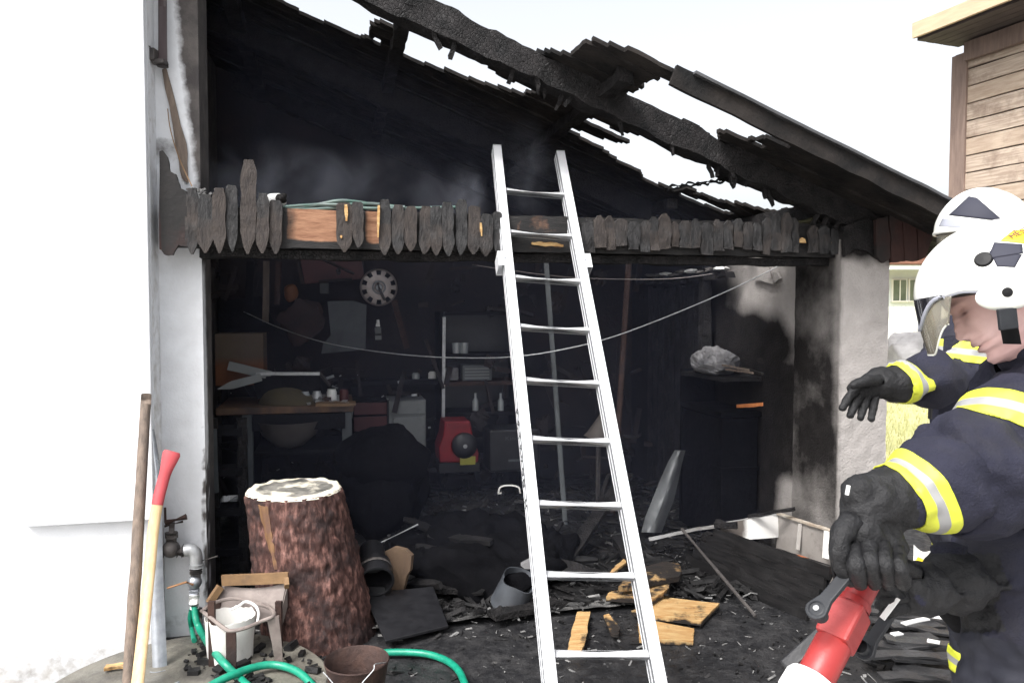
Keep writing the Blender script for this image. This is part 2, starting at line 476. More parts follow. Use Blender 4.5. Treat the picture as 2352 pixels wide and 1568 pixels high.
M['grass'] = mat('dry grass', (.52, .49, .25), (.36, .36, .16), rough=.9, scale=1.2, bump=.5, bscale=30)
M['blade'] = mat('grass blades', (.52, .49, .24), (.32, .33, .14), rough=.8, scale=2.0)
M['ground'] = mat('wet ashy yard', (.014, .014, .0155), (.040, .039, .040), rough=.5, scale=7, lo=.45, hi=.75, bump=.9, bscale=26, rvar=.28, dirt=(.13, .125, .12), dscale=9, dlo=.63, dhi=.8)
M['floor'] = mat('sooty floor', (.006, .006, .0065), (.018, .0175, .018), rough=.5, scale=6, bump=.9, bscale=22, rvar=.25)
M['debris'] = mat('charcoal bits', (.006, .006, .0065), (.020, .019, .0195), spec=.25, rough=.6, scale=18, rvar=.2, bump=.5)
M['ashbit'] = mat('pale ash bits', (.22, .215, .21), (.10, .10, .10), rough=.75, scale=18)
M['pale'] = mat('pale house wall', (.62, .66, .68), (.56, .60, .62), rough=.85, scale=3)
M['roofbrown'] = mat('brown roof', (.22, .10, .07), (.15, .07, .05), rough=.8, scale=6)
M['window'] = mat('window glass', (.17, .19, .15), (.10, .12, .08), rough=.12, scale=2, spec=.8)
M['fence'] = mat('white fence', (.70, .68, .64), rough=.7)
M['tarp'] = mat('grey tarpaulin', (.22, .215, .215), (.12, .115, .115), rough=.6, scale=4, bump=.5, bscale=8)

def reflect_mat():
    m, n, l, b = _new('reflective trim')
    at = n.new('ShaderNodeAttribute'); at.attribute_name = 'k'
    r = n.new('ShaderNodeValToRGB'); r.color_ramp.interpolation = 'CONSTANT'
    e = r.color_ramp.elements
    e[0].position = 0; e[0].color = (.55, .58, .045, 1)
    e[1].position = .36; e[1].color = (.25, .25, .25, 1)
    q = e.new(.65); q.color = (.55, .58, .045, 1)
    l.new(at.outputs['Fac'], r.inputs[0])
    l.new(r.outputs[0], b.inputs['Base Color'])
    b.inputs['Roughness'].default_value = .55
    return m
M['reflect'] = reflect_mat()

# ================================================================== SETTING
def smooth01(a, b, x):
    t = max(0.0, min(1.0, (x - a) / (b - a)))
    return t * t * (3 - 2 * t)

# yard: one big sheet, finer near the camera
def build_ground():
    mb = MB()
    def h(x, y):
        return -.10 * smooth01(-1.45, -1.9, x) + .012 * nz((x, y, 0), 2.2) + .008 * nz((x, y, 3), 7)
    mb.sheet(lambda a, b: (lambda x, y: (x, y, h(x, y)))(-2.6 + 7.6 * a, 2.5 + 6.5 * b), 110, 100)
    o = mb.build('yard_ground', M['ground'], smooth='all'); tag(o, kind='structure')
    mb = MB()
    mb.sheet(lambda a, b: (-600 + 1200 * a, -40 + 1200 * b, -.16), 4, 4)
    tag(mb.build('ground', mat('pale yard concrete', (.40, .39, .37), (.32, .31, .30), rough=.85, scale=2, bump=.3, dirt=(.2, .19, .18), dscale=1.5)), kind='structure')  # mostly unseen ground, made pale to bounce light onto pier and face
    # lawn beyond the shed
    mb = MB()
    def hl(x, y): return .03 * nz((x, y, 1), .7) + .012 * smooth01(6, 7, y)
    mb.sheet(lambda a, b: (lambda x, y: (x, y, hl(x, y)))(2.3 + 20 * a, 6.2 + 40 * b), 40, 80)
    tag(mb.build('lawn', M['grass'], smooth='all'), kind='structure')
    mb = MB(); r = random.Random(5)
    for i in range(9000):
        Y = 6.3 + 14 * r.random() ** 1.6
        x0 = Y * .44; x = x0 + r.random() * (.16 * Y + .6)
        hgt = .04 + .07 * r.random(); a = r.random() * 6.28
        p = Vector((x, Y, hl(x, Y) - .005)); d = Vector((math.cos(a), math.sin(a), 0))
        e = Vector((r.uniform(-.04, .04), r.uniform(-.04, .04), hgt))
        mb.add([p - d * .006, p + d * .006, p + e], [(0, 1, 2)])
    tag(mb.build('grass', M['blade']), kind='stuff')
    # shed floor and the pale threshold strip
    mb = MB()
    mb.sheet(lambda a, b: S(-.2 + 4.0 * a, .1 + 3.3 * b, .022 + .012 * nz((a * 4, b * 3.3, 2), 3)), 60, 50)
    tag(mb.build('shed_floor', M['floor'], smooth='all'), kind='structure')
    mb = MB()
    mb.sheet(lambda a, b: S(.15 + 2.2 * a, .02 + .10 * b + .03 * nz((a * 5, b, 0), 2), .034 + .008 * nz((a * 14, b * 3, 0), 1.5)), 90, 6)
    tag(mb.build('threshold_strip', mat('broken concrete edge', (.15, .145, .14), (.05, .05, .05), rough=.7, scale=16, bump=.8, bscale=40, dirt=(.02, .02, .02), dscale=7, dlo=.45, dhi=.6), smooth='all'), kind='structure')
build_ground()

# ------------------------------------------------------------------ white house on the left
H = thing('white_house', 'white rendered house wall with a thicker insulated panel, left of the burnt shed', 'house', S(-2.6, .03, 0))
def kwall(p):
    u_, v_ = uv(p)
    k = .0
    k = max(k, .52 * (1 - smooth01(.0, .30, p.z)) + .12 * nz(p, 6))
    return k
mb = MB()
mb.sheet(lambda a, b: S(-5 + 4.8 * a, .03, -.3 + 6.8 * b ** 1.6), 60, 60)
mb.bx(-5, -.36, .031, 6, -.3, 6.5); mb.bx(-.3605, -.2, .0312, .45, -.3, 6.5)
mb.build('wall', M['white_wall'], H, kf=kwall)
mb = MB()
mb.bx(-.757, -.2005, -.022, .029, .664, 6.5)
mb.build('insulation_panel', M['white_wall'], H, kf=lambda p: 0.05, bevel=.006)
# corner pier, set back, sooty towards the opening and under the roof
def kpier(p):
    u_, v_ = uv(p)
    edge = .0 - .09 * smooth01(2.0, 3.3, p.z)
    k = smooth01(edge - .09, edge + .07, u_) * smooth01(2.0, 2.25, p.z)
    if p.z < 1.95:
        k = max(k, smooth01(-.045, .0, u_) * smooth01(1.35, .75, p.z) * (.62 + .75 * nz(p, 26)))
        k = max(k, (.5 + .5 * nz(p, 7)) * smooth01(.75, .1, p.z) * .62)
    k = max(k, .5 * smooth01(.35, .6, nz(p + Vector((3, 1, 0)), 2.3)) * smooth01(2.1, 2.4, p.z))
    if v_ > .19: k = max(k, .92 * smooth01(1.7, 2.0, p.z))
    if v_ > .26: k = max(k, smooth01(.24, .5, v_) * .98 - .15 * smooth01(1.4, .4, p.z))
    return k
mb = MB()
mb.sheet(lambda a, b: S(-.1995 + .1985 * a, .18, 3.7 * b), 24, 160)
mb.build('corner_pier', M['pier'], H, kf=kpier)
mb = MB()
mb.sheet(lambda a, b: S(-.001, .181 + .27 * a, 3.9 * b), 10, 60); mb.sheet(lambda a, b: S(-.001 - .35 * a, .451, 3.9 * b), 10, 60); mb.sheet(lambda a, b: S(-.352, .452 + 2.95 * a, 3.9 * b), 40, 60)
mb.build('shed_side_wall', M['pier'], H, kf=lambda p: kpier(p + V * .1) if uv(p)[1] < .3 else .96)
mb = MB(); mb.bx(-.198, -.0015, .182, .448, 0, 3.9); mb.build('wall_core', M['white_wall'], H, kf=lambda p: 0)

D = thing('downpipe', 'brown downpipe end with a dark wall clamp at the top corner of the white pier', 'downpipe', S(-.15, .12, 2.9))
mb = MB(); a = FP(374, 152, .12); b_ = FP(371, -400, .12)
mb.tube([a, a.lerp(b_, .5), b_], .021, 14); mb.build('pipe', M['pipe'], D, smooth=True)
c = FP(352, 130, .12)
mb = MB(); mb.box(c, .05, .09, .055); mb.box(c + Vector((.035, -.01, -.03)), .06, .05, .02); mb.tube([c + Vector((-.01, -.03, .03)), c + Vector((-.01, -.06, .03))], .016, 10)
mb.build('clamp', M['iron'], D, bevel=.004)
mb = MB(); q = FP(374, 152, .12); mb.tube([q + Z * .012, q - Z * .004], .026, 14); mb.build('collar', M['iron'], D, smooth=True)

# ------------------------------------------------------------------ burnt shed
B = thing('burnt_shed', 'burnt out lean-to shed with charred beam, broken roof boards and plastered column', 'shed', S(1.8, .2, 0))
# column
def kcol(p):
    u_, v_ = uv(p)
    if u_ < 3.475 and v_ > .012:     # face towards the opening: soot
        return .80 - .25 * smooth01(.1, .02, v_) * smooth01(.3, 1.2, p.z) + .25 * nz(p, 3.5) - .25 * smooth01(.9, .2, p.z)
    k = .05 + .16 * nz(p, 4)
    k = max(k, .9 * smooth01(1.86, 2.0, p.z + .05 * nz(p, 9)))
    k = max(k, .32 * smooth01(3.52, 3.47, u_))
    return k
mb = MB()
def wob(p, s=16, a=.004): return p + Vector((nz(p, s), nz(p + Vector((5, 0, 0)), s), 0)) * a
ring = [(3.468, 0), (3.786, 0), (3.786, .45), (3.468, .45)]
def colpt(a, b):
    t = a * 4; i = min(int(t), 3); f = t - i
    p, q = ring[i], ring[(i + 1) % 4]
    x = S(p[0] + (q[0] - p[0]) * f, p[1] + (q[1] - p[1]) * f, 2.1 * b)
    return wob(x)
mb.sheet(lambda a, b: colpt(a, b), 96, 120)
mb.build('column', M['plaster'], B, kf=kcol)
# right wall (inside face) with broken top, plaster behind soot
def kright(p):
    u_, v_ = uv(p)
    z = p.z
    edge = 1.20 + .10 * nz(p, 3)
    lim = .42 + .95 * max(0, z - 1.46) + .08 * nz(p, 4)
    k = smooth01(lim - .16, lim + .30, v_) if z > 1.2 else 1.0
    k = max(k * smooth01(.95, 1.45, z), .98 * smooth01(1.48, 1.20, z)) if z < 1.48 else k
    if z < .62: k = min(k, .30 + .7 * smooth01(.56, .80, v_ + .05 * nz(p, 5)) + .5 * smooth01(.48, .62, z))
    if z > 1.5: k = min(k, 1 - smooth01(1.5 + .1 * nz(p, 3), 1.78, z) * (1 - smooth01(1.0, 1.5, v_ + .3 * nz(p, 4))))
    return k
mb = MB()
mb.sheet(lambda a, b: S(3.5, .45 + 2.8 * a, 2.12 * b), 70, 60)
mb.build('side_wall', M['plaster'], B, kf=kright)
mb = MB(); mb.bx(3.503, 3.62, .455, 3.4, 0, 2.1); mb.build('side_wall_core', M['plaster'], B, kf=lambda p: .1)
mb = MB(); mb.bx(-.36, 3.6, 3.25, 3.4, 0, 2.2)
mb.prism([S(-.36, 3.25, 2.2), S(3.6, 3.25, 2.2), S(3.6, 3.25, 2.34), S(-.36, 3.25, 3.88)], V * .15)
mb.build('back_wall', M['back'], B)
# front beam
A_, B_ = S(-.165, .13, 2.045), S(3.80, .13, 2.045)
def kbeam(p):
    u_, v_ = uv(p); x, y = pix(p)
    k = .95
    for x0, x1 in ((652, 782), (832, 872)):
        if x0 - 8 < x < x1 + 8: k = min(k, 1 - smooth01(x0 - 6, x0 + 26, x) * smooth01(x1 + 8, x1 - 2, x))
    if 700 > x > 640: k = max(k, .55 * smooth01(705, 665, x))
    k = max(k, smooth01(1.992, 1.972, p.z + .012 * nz(p, 12)))
    if 1185 < x < 1290: k = min(k, .62 + .5 * abs(nz(p, 14)))
    return k
mb = MB(); mb.sheet(lambda a, b: A_.lerp(B_, a) + (
    lambda t: (V * (-.07) + Z * (-.095 + .19 * t * 4) if t < .25 else
               V * (-.07 + .14 * (t - .25) * 4) + Z * .095 if t < .5 else
               V * .07 + Z * (.095 - .19 * (t - .5) * 4) if t < .75 else
               V * (.07 - .14 * (t - .75) * 4) + Z * (-.095)))(b) * 1.0
    + Vector((0, nz((a * 40, b * 6, 0), 1), nz((a * 40, b * 6, 5), 1))) * .006, 420, 32)
mb.build('front_beam', M['beam'], B, kf=kbeam)
mb = MB(); mb.plank(S(-.0, .16, 1.925), S(3.47, .16, 1.925), .10, .045, n=120, amp=.012, sc=6)
mb.build('lower_batten', M['char'], B)

# charred pickets left hanging on the beam (x0, x1, top, bottom, finish, kind of foot)
PK = [(428, 456, 432, 583, .55, 'p'), (456, 488, 447, 582, .5, 'p'), (490, 519, 432, 581, .2, 'p'), (522, 547, 425, 578, .9, 'p'),
      (553, 587, 367, 583, .15, 'p'), (588, 616, 442, 583, .3, 'p'), (620, 646, 459, 584, .45, 'p'), (775, 808, 466, 580, .25, 'p'),
      (811, 836, 463, 569, .6, 'p'), (869, 897, 459, 586, .5, 'p'), (899, 927, 470, 584, .5, 'p'), (930, 957, 475, 579, .3, 'p'),
      (959, 988, 474, 584, .6, 'p'), (989, 1015, 474, 587, .6, 'p'), (1017, 1044, 464, 588, .7, 'p'), (1045, 1071, 459, 587, .7, 'p'),
      (1072, 1100, 474, 585, .5, 'p'), (1101, 1130, 492, 588, .6, 'p'), (1131, 1152, 486, 581, .7, 'p'),
      (1336, 1364, 503, 579, .7, 'r'), (1366, 1391, 496, 568, .2, 'r'), (1392, 1413, 495, 573, .2, 'r'), (1415, 1440, 501, 565, .6, 'r'),
      (1442, 1468, 509, 573, .75, 'r'), (1470, 1492, 507, 579, .7, 'r'), (1494, 1513, 497, 577, .4, 'r'), (1515, 1540, 492, 572, .3, 'r'),
      (1541, 1560, 509, 567, .25, 'r'), (1561, 1588, 507, 569, .5, 'r'), (1589, 1608, 504, 570, .7, 'r'), (1610, 1638, 510, 585, .75, 'r'),
      (1639, 1661, 503, 576, .7, 'r'), (1662, 1682, 505, 573, .6, 'r'), (1683, 1705, 503, 567, .4, 'r'), (1706, 1728, 510, 574, .6, 'r'),
      (1729, 1749, 512, 577, .65, 'r'), (1750, 1768, 500, 584, .6, 'r'), (1769, 1792, 492, 576, .6, 'r'), (1793, 1816, 489, 579, .6, 'r'),
      (1817, 1833, 500, 581, .7, 'r'), (1856, 1877, 517, 581, .6, 'r'), (1880, 1904, 518, 583, .7, 'r'), (1905, 1932, 520, 584, .8, 'r')]
for i, (x0, x1, yt, yb, kk, kind) in enumerate(PK):
    vv = .038 - .006 * (i % 3)
    a = FP((x0 + x1) / 2 + rnd.uniform(-1.5, 1.5), yt, vv); b = FP((x0 + x1) / 2, yb, vv)
    a = a + U * rnd.uniform(-.009, .009); Y = b.y; w_ = (x1 - x0) * Y / F * .985
    if kind == 'p':
        wf = lambda t, s=rnd.random(): (1 - .86 * max(0, (t - .76) / .24) ** 1.5) if t > .5 else (.62 + .38 * smooth01(0, .04 + .16 * s, t))
    else:
        wf = lambda t, s=rnd.random() * 9: (.35 + .65 * smooth01(0, .16, t)) * (1 + .16 * noise.noise(Vector((t * 5, s, 0)))) * (1 if t < .85 else 1 - .35 * abs(noise.noise(Vector((t * 9, s, 4)))))
    mb = MB()
    mb.plank(a, b, w_ * (1.02 if kind == 'p' else 1.12), .020, up=-V, n=22, amp=.006 if kind == 'p' else .010, sc=16, seed=i, wf=wf)
    k0 = kk
    mb.build('charred_picket', M['picket'], B, kf=lambda p, k0=k0, i=i: k0 + .30 * nz(p + Vector((i, 0, 0)), 6) + (.35 if (i % 4 == 1 and p.z > 2.08) else 0) - .06)
# raw wood slivers still on pickets and beam
for (x0, y0, x1, y1, wpx, vv) in ((794, 470, 796, 508, 8, .018), (870, 472, 868, 545, 6, .018), (783, 541, 784, 547, 5, .018), (1104, 512, 1106, 542, 5, .018)):
    a, b = FP(x0, y0, vv), FP(x1, y1, vv)
    mb = MB(); mb.plank(a, b, wpx * a.y / F, .012, up=-V, n=5, amp=.002, sc=30, wf=lambda t: .5 + .5 * math.sin(math.pi * min(1, .15 + t)))
    mb.build('bare_splinter', M['bare'], B, kf=lambda p: .0)
for (x, y, s_) in ((1843, 552, 9), (1903, 552, 7)):
    c = FP(x, y, .026)
    mb = MB(); mb.prism([c + U * (-.025 * s_ / 9) - Z * .012, c + U * (.025 * s_ / 9) - Z * .014, c + U * (.018 * s_ / 9) + Z * .008, c + Z * .016, c - U * (.016 * s_ / 9) + Z * .007], V * .03)
    mb.build('bare_splinter', M['bare'], B, kf=lambda p: .1)
# big corner boards at both ends
def bpoly(pts, v, th, name, mtl, kf, parent=None, smooth=False):
    pp = [FP(x, y, v) for x, y in pts]
    mb = MB()
    c = sum(pp, Vector()) / len(pp)
    # fine outline so that soot and wobble can vary over it
    fine = []
    for i in range(len(pp)):
        a, b = pp[i], pp[(i + 1) % len(pp)]
        for t in range(4):
            q = a.lerp(b, t / 4)
            if t: q = q + Vector((nz(q, 25), 0, nz(q + Vector((9, 0, 0)), 25))) * .008
            fine.append(q)
    mb.prism(fine, V * th)
    return mb.build(name, mtl, parent or B, kf=kf)
bpoly([(366, 350), (374, 346), (384, 360), (390, 392), (404, 400), (414, 432), (428, 440), (429, 566), (410, 562), (397, 586), (380, 586), (366, 572)], .028, .025, 'corner_board',
      M['redboard'], lambda p: .95 if p.z > 2.16 else (.25 if uv(p)[0] < -.15 else .6) + .2 * nz(p, 9))
# narrow leaning strips of lath on the pier above
bpoly([(372, 160), (382, 158), (428, 330), (432, 420), (418, 410), (402, 330)], .165, .012, 'scorched_lath', M['pole'], None)
mb = MB(); mb.tube(spline([FP(385, 250, .15), FP(392, 300, .14), FP(412, 365, .12), FP(441, 428, .06)], 5), .0025, 5); mb.build('loose_wire', M['tan'], B)
for j, pts in enumerate(([(2012, 505), (2040, 496), (2046, 592), (2030, 604), (2014, 588)], [(2043, 494), (2072, 500), (2076, 600), (2048, 603)],
                         [(2074, 503), (2105, 514), (2108, 599), (2078, 600)], [(2107, 516), (2140, 522), (2146, 540), (2126, 592), (2110, 598)])):
    bpoly(pts, -.06 + .004 * (j % 2), .022, 'red_gable_board', M['redboard'], lambda p: .42 + .6 * nz(p, 5) + .3 * smooth01(2.15, 2.3, p.z))
bpoly([(1938, 520), (1990, 500), (2014, 512), (2018, 596), (1990, 575), (1962, 572), (1940, 590)], -.02, .10, 'charred_end_block', M['char'], None)

# roof deck: boards lying down the slope, broken through where the fire opened them
HOLES = [
    [(560, -20), (640, 4), (700, 38), (812, 87), (850, 84), (848, 60), (868, 55), (904, 67), (921, 68), (922, 50), (817, -2), (700, -40)],
    [(853, 86), (881, 96), (880, 104), (852, 95)],
    [(939, 63), (1111, 143), (1141, 172), (1235, 208), (1234, 217), (1200, 219), (1078, 185), (1019, 162), (927, 131), (913, 113)],
    [(1338, 262), (1397, 285), (1418, 304), (1447, 302), (1535, 335), (1618, 369), (1652, 398), (1646, 412), (1548, 442), (1476, 414), (1477, 403), (1440, 329), (1325, 275)],
    [(1305, 290), (1414, 330), (1440, 331), (1477, 404), (1420, 374), (1367, 337), (1304, 299)],
    [(1559, 444), (1682, 490), (1679, 498), (1562, 454)],
    [(1622, 436), (1706, 414), (1830, 473), (1826, 485), (1790, 480), (1776, 475), (1766, 488), (1700, 466)],
    [(1592, 448), (1640, 430), (1706, 414), (1832, 472), (1826, 487), (1766, 489), (1690, 468)],
    [(1522, 180), (1824, 322), (1811, 337), (1753, 315), (1732, 327), (1656, 302), (1648, 328), (1606, 299), (1601, 285), (1555, 279), (1463, 236), (1437, 229), (1437, 214), (1475, 206), (1480, 192)],
    [(1654, 326), (1664, 327), (1666, 334), (1656, 333)], [(1675, 334), (1690, 337), (1702, 348), (1684, 344)], [(1735, 330), (1762, 339), (1760, 343), (1738, 336)],
    [(1808, 395), (1815, 397), (1813, 404), (1807, 402)], [(1829, 401), (1838, 404), (1837, 411), (1829, 408)],
    [(1324, 420), (1360, 428), (1352, 438), (1330, 428)], [(1372, 432), (1402, 430), (1424, 446), (1390, 446)], [(1442, 456), (1472, 456), (1470, 462), (1446, 464)],
    [(1248, 211), (1256, 213), (1255, 219), (1248, 217)],
    [(1346, -300), (1346, 98), (1380, 103), (1440, 119), (1500, 140), (1549, 161), (1560, 60), (1560, -300)],
    [(500, -900), (1346, -900), (1346, 97), (1317, 128), (1300, 122), (1237, 119), (1225, 127), (1187, 131), (1180, 103), (1166, 109), (1120, 94), (1061, 67), (1002, 25), (900, -40), (700, -130), (500, -220)],
]
def open_at(x, y): return any(inpoly(x, y, h) for h in HOLES)
PITCH = .112
u0, u1, st = -.42, 4.28, .024
nu_ = int((u1 - u0) / st)
for j in range(33):
    v0 = -.45 + j * PITCH
    sag = .008 * rnd.uniform(-1, 1)
    endu = u1 - rnd.uniform(0, .04)
    cells = {}
    for i in range(nu_):
        for s_ in (0, 1, 2):
            uc = u0 + (i + .5) * st; vc = v0 + (s_ + .5) * PITCH / 3
            jj = .012 * noise.noise(Vector((uc * 14, vc * 31, j)))
            x, y = pix(S(uc + jj, vc, zdeck(uc)))
            dv = .16 if v0 < 1.9 else 0
            keep = not (v0 < 1.9 and open_at(x, y + 0)) and uc < endu
            if keep: cells[(i, s_)] = 1
    # runs along u
    runs = []; cur = []
    for i in range(nu_ + 1):
        if (i, 0) in cells or (i, 1) in cells or (i, 2) in cells: cur.append(i)
        elif cur: runs.append(cur); cur = []
    for run in runs:
        if len(run) * st < .13: continue
        mb = MB(); idx = {}
        def vert(i, s_, lay):
            key = (i, s_, lay)
            if key not in idx:
                uu = u0 + i * st; vv = v0 + .003 + s_ * (PITCH - .006) / 3
                jig = .015 * noise.noise(Vector((uu * 17, vv * 23, j * 1.7)))
                vv += .4 * jig if s_ in (1, 2) else 0
                if s_ in (0, 3): vv += .006 * noise.noise(Vector((uu * 9, vv * 5, j + 4)))
                p = S(uu + jig, vv, zdeck(uu) + sag + (.021 if lay else 0) + .004 * noise.noise(Vector((uu * 3, j, 0))))
                idx[key] = len(mb.v); mb.v.append(p)
            return idx[key]
        def fc(*q): mb.f.append(list(q)); mb.mi.append(0)
        for i in run:
            for s_ in (0, 1, 2):
                if (i, s_) not in cells: continue
                lo_ = [vert(i, s_, 0), vert(i + 1, s_, 0), vert(i + 1, s_ + 1, 0), vert(i, s_ + 1, 0)]
                up_ = [vert(i, s_, 1), vert(i + 1, s_, 1), vert(i + 1, s_ + 1, 1), vert(i, s_ + 1, 1)]
                fc(*lo_); fc(*reversed(up_))
                for (q, nb) in ((0, (i, s_ - 1)), (1, (i + 1, s_)), (2, (i, s_ + 1)), (3, (i - 1, s_))):
                    if nb not in cells:
                        fc(lo_[q], lo_[(q + 1) % 4], up_[(q + 1) % 4], up_[q])
        mb.build('roof_board', M['deck'], B)
# rafters under the deck
def rafter(v, name, ua=-.18, ub=3.9, h=.15, w_=.10, drop=.085, amp=.02, mtl='char'):
    mb = MB()
    mb.plank(S(ua, v, zdeck(ua) - drop), S(ub, v, zdeck(ub) - drop), w_, h, n=110, amp=amp, sc=7, seed=v,
             hf=lambda t: 1 + .20 * noise.noise(Vector((t * 22, v, 0))) + .2 * noise.noise(Vector((t * 60, v, 2))))
    return mb.build(name, M[mtl], B)
rafter(.06, 'charred_rafter', h=.135, w_=.12, drop=.075, amp=.017)
rafter(1.65, 'charred_rafter', amp=.012)
rafter(3.1, 'charred_rafter', amp=.012)
# verge board along the outer roof edge and its edge strip
ua, ub = uv(FP(1545, 160, -.46))[0], 4.28
mb = MB(); mb.plank(S(ua, -.462, zdeck(ua) - .018), S(ub, -.462, zdeck(ub) - .018), .022, .10, n=70, amp=.006, sc=7); mb.build('verge_board', M['deck'], B)
mb = MB(); mb.plank(S(ua + .1, -.475, zdeck(ua + .1) + .03), S(ub, -.475, zdeck(ub) + .03), .05, .014, n=60, amp=.004, sc=6)
mb.build('verge_flashing', mat('smoked flashing', (.10, .10, .105), (.05, .05, .052), rough=.45, metal=.4, scale=5), B)
# purlins running inwards under the deck
for (px, py) in ((925, 45), (1345, 245), (1665, 425)):
    d = ray(px, py)
    # where that ray meets the underside of the deck
    nrm = (U * SL + Z); cpt = S(3.468, 0, 2.29 - .03)
    q = CAM + d * ((cpt - CAM).dot(nrm) / d.dot(nrm))
    uu = uv(q)[0]
    mb = MB(); mb.plank(S(uu, {925: .0, 1345: -.28, 1665: 1.3}[px], zdeck(uu) - .04), S(uu, 3.2, zdeck(uu) - .04), .075, .07, n=40, amp=.018, sc=9, seed=px)
    mb.build('charred_purlin', M['char'], B)
for uu in (.03, 3.45):
    mb = MB(); mb.plank(S(uu, .2, zdeck(uu) - .06), S(uu, 3.2, zdeck(uu) - .06), .09, .09, n=30, amp=.014, sc=8, seed=uu); mb.build('charred_purlin', M['char'], B)
# a burnt remnant bridging the gap, knobbly and full of light
r2 = random.Random(3)
a, b = FP(1528, 430, .45), FP(1690, 408, .45)
for q in range(2):
    mb = MB(); o_ = Vector((0, 0, -.018 * q))
    mb.plank(a + o_, b + o_ + Z * .012 * q, .011, .009, n=60, amp=.018, sc=34, seed=q * 5)
    mb.build('burnt_remnant', M['char'], B)
# burnt nails, splinters standing on the beam near the column
for (x0, y0, x1, y1) in ((1878, 517, 1893, 487), (1872, 517, 1874, 506), (1906, 517, 1903, 506), (1912, 518, 1909, 510), (1925, 520, 1928, 514)):
    mb = MB(); mb.plank(FP(x0, y0, .1), FP(x1, y1, .12), .018, .012, up=-V, n=5, amp=.008, sc=30); mb.build('charred_splinter', M['char'], B)
# hanging charred bits beneath the rafters
for i in range(26):
    uu = r2.uniform(1.0, 3.8)
    l_ = r2.uniform(.03, .09)
    p = S(uu, .02 + r2.uniform(-.02, .05), zdeck(uu) - .15)
    mb = MB(); mb.plank(p + Z * .03, p - Z * l_ + U * r2.uniform(-.05, .05), .03, .02, n=4, amp=.012, sc=25, seed=i, wf=lambda t: 1 - .7 * t)
    mb.build('charred_splinter', M['char'], B)
# charred planks lining the right wall, post beside the recess
nP = 10
for i in range(nP):
    va, vb = 1.60 + 1.15 * i / nP, 1.60 + 1.15 * (i + 1) / nP
    mb = MB(); vm = (va + vb) / 2
    mb.plank(S(3.47, vm, .03), S(3.47, vm, 1.86 - .03 * r2.random()), vb - va - .008, .025, up=-U, n=22, amp=.008, sc=10, seed=i)
    mb.build('charred_plank', M['char'], B)
mb = MB(); mb.plank(S(3.40, 1.52, .0), S(3.40, 1.52, 1.98), .07, .07, up=-U, n=40, amp=.012, sc=12); mb.build('charred_post', M['char'], B)
mb = MB(); mb.plank(S(3.38, 1.10, 1.90), S(3.38, 2.8, 1.90), .08, .05, n=40, amp=.03, sc=9); mb.build('charred_rail', M['char'], B)
for i in range(9):
    p = S(3.36, 1.2 + .16 * i, 1.93 + .03 * r2.random())
    mb = MB(); mb.ell(p, (.05, .06, .014), nu=8, nv=5, amp=.8, sc=20); mb.build('peeling_plaster', M['plaster'] if i % 3 else M['whitep'], B, kf=lambda p: .55)
# broken plaster lip hanging off the wall near the column
mb = MB(); q = [UPl(x, y, 3.485) for x, y in ((1733, 638), (1752, 629), (1790, 627), (1797, 640), (1780, 652), (1765, 648))]
mb.prism(q, -U * .02); mb.build('plaster_flake', M['plaster'], B, kf=lambda p: -.2)
mb = MB(); mb.tube([UPl(1765, 591, 3.45), UPl(1768, 615, 3.44), UPl(1774, 640, 3.45)], .004, 5); mb.build('loose_wire', M['wire'], B)

# ------------------------------------------------------------------ smoke still hanging in the shed
def smoke_mat(name, dens, noisy=None, col=(.78, .82, .95)):
    m = bpy.data.materials.new(name); m.use_nodes = True
    n = m.node_tree.nodes; l = m.node_tree.links; n.clear()
    o = n.new('ShaderNodeOutputMaterial'); p = n.new('ShaderNodeVolumePrincipled')
    p.inputs['Color'].default_value = (*col, 1); p.inputs['Density'].default_value = dens; p.inputs['Anisotropy'].default_value = .2
    l.new(p.outputs[0], o.inputs['Volume'])
    if noisy:
        tc = n.new('ShaderNodeTexCoord')
        t = n.new('ShaderNodeTexNoise'); t.inputs['Scale'].default_value = noisy; t.inputs['Detail'].default_value = 3; t.inputs['Distortion'].default_value = .8
        l.new(tc.outputs['Object'], t.inputs['Vector'])
        # thins out towards the edge of its body
        g = n.new('ShaderNodeTexGradient'); g.gradient_type = 'SPHERICAL'
        mp = n.new('ShaderNodeMapping'); mp.inputs['Location'].default_value = (-1, -1, -1); mp.inputs['Scale'].default_value = (2, 2, 2)
        l.new(tc.outputs['Generated'], mp.inputs[0]); l.new(mp.outputs[0], g.inputs[0])
        r = n.new('ShaderNodeMapRange'); r.inputs['From Min'].default_value = .42; r.inputs['From Max'].default_value = .75; l.new(t.outputs['Fac'], r.inputs['Value'])
        a = n.new('ShaderNodeMath'); a.operation = 'MULTIPLY'; l.new(r.outputs[0], a.inputs[0]); l.new(g.outputs['Fac'], a.inputs[1])
        b = n.new('ShaderNodeMath'); b.operation = 'MULTIPLY'; l.new(a.outputs[0], b.inputs[0]); b.inputs[1].default_value = dens
        l.new(b.outputs[0], p.inputs['Density'])
    return m
mb = MB(); e0, e1 = .01, 3.36
mb.prism([S(e0, .22, .12), S(e1, .22, .12), S(e1, .22, zdeck(e1) - .22), S(e0, .22, zdeck(e0) - .22)], V * 2.9)
tag(mb.build('smoke', smoke_mat('thin smoke', .028, col=(.60, .66, .95))), kind='stuff')
for i, (x, y, v_, rx, rz, d) in enumerate(((600, 420, .55, .60, .26, 2.6), (820, 415, .75, .50, .24, 2.0), (1035, 450, .5, .26, .20, 2.2), (1085, 470, .45, .10, .26, 2.4), (1215, 400, .5, .16, .36, 1.6))):
    c = FP(x, y, v_); mb = MB(); mb.ell(c, (rx, .28, rz), nu=20, nv=12)
    tag(mb.build('smoke', smoke_mat('smoke wisp %d' % i, d, 3.6 if rx > .2 else 8.0), loc=c), kind='stuff')

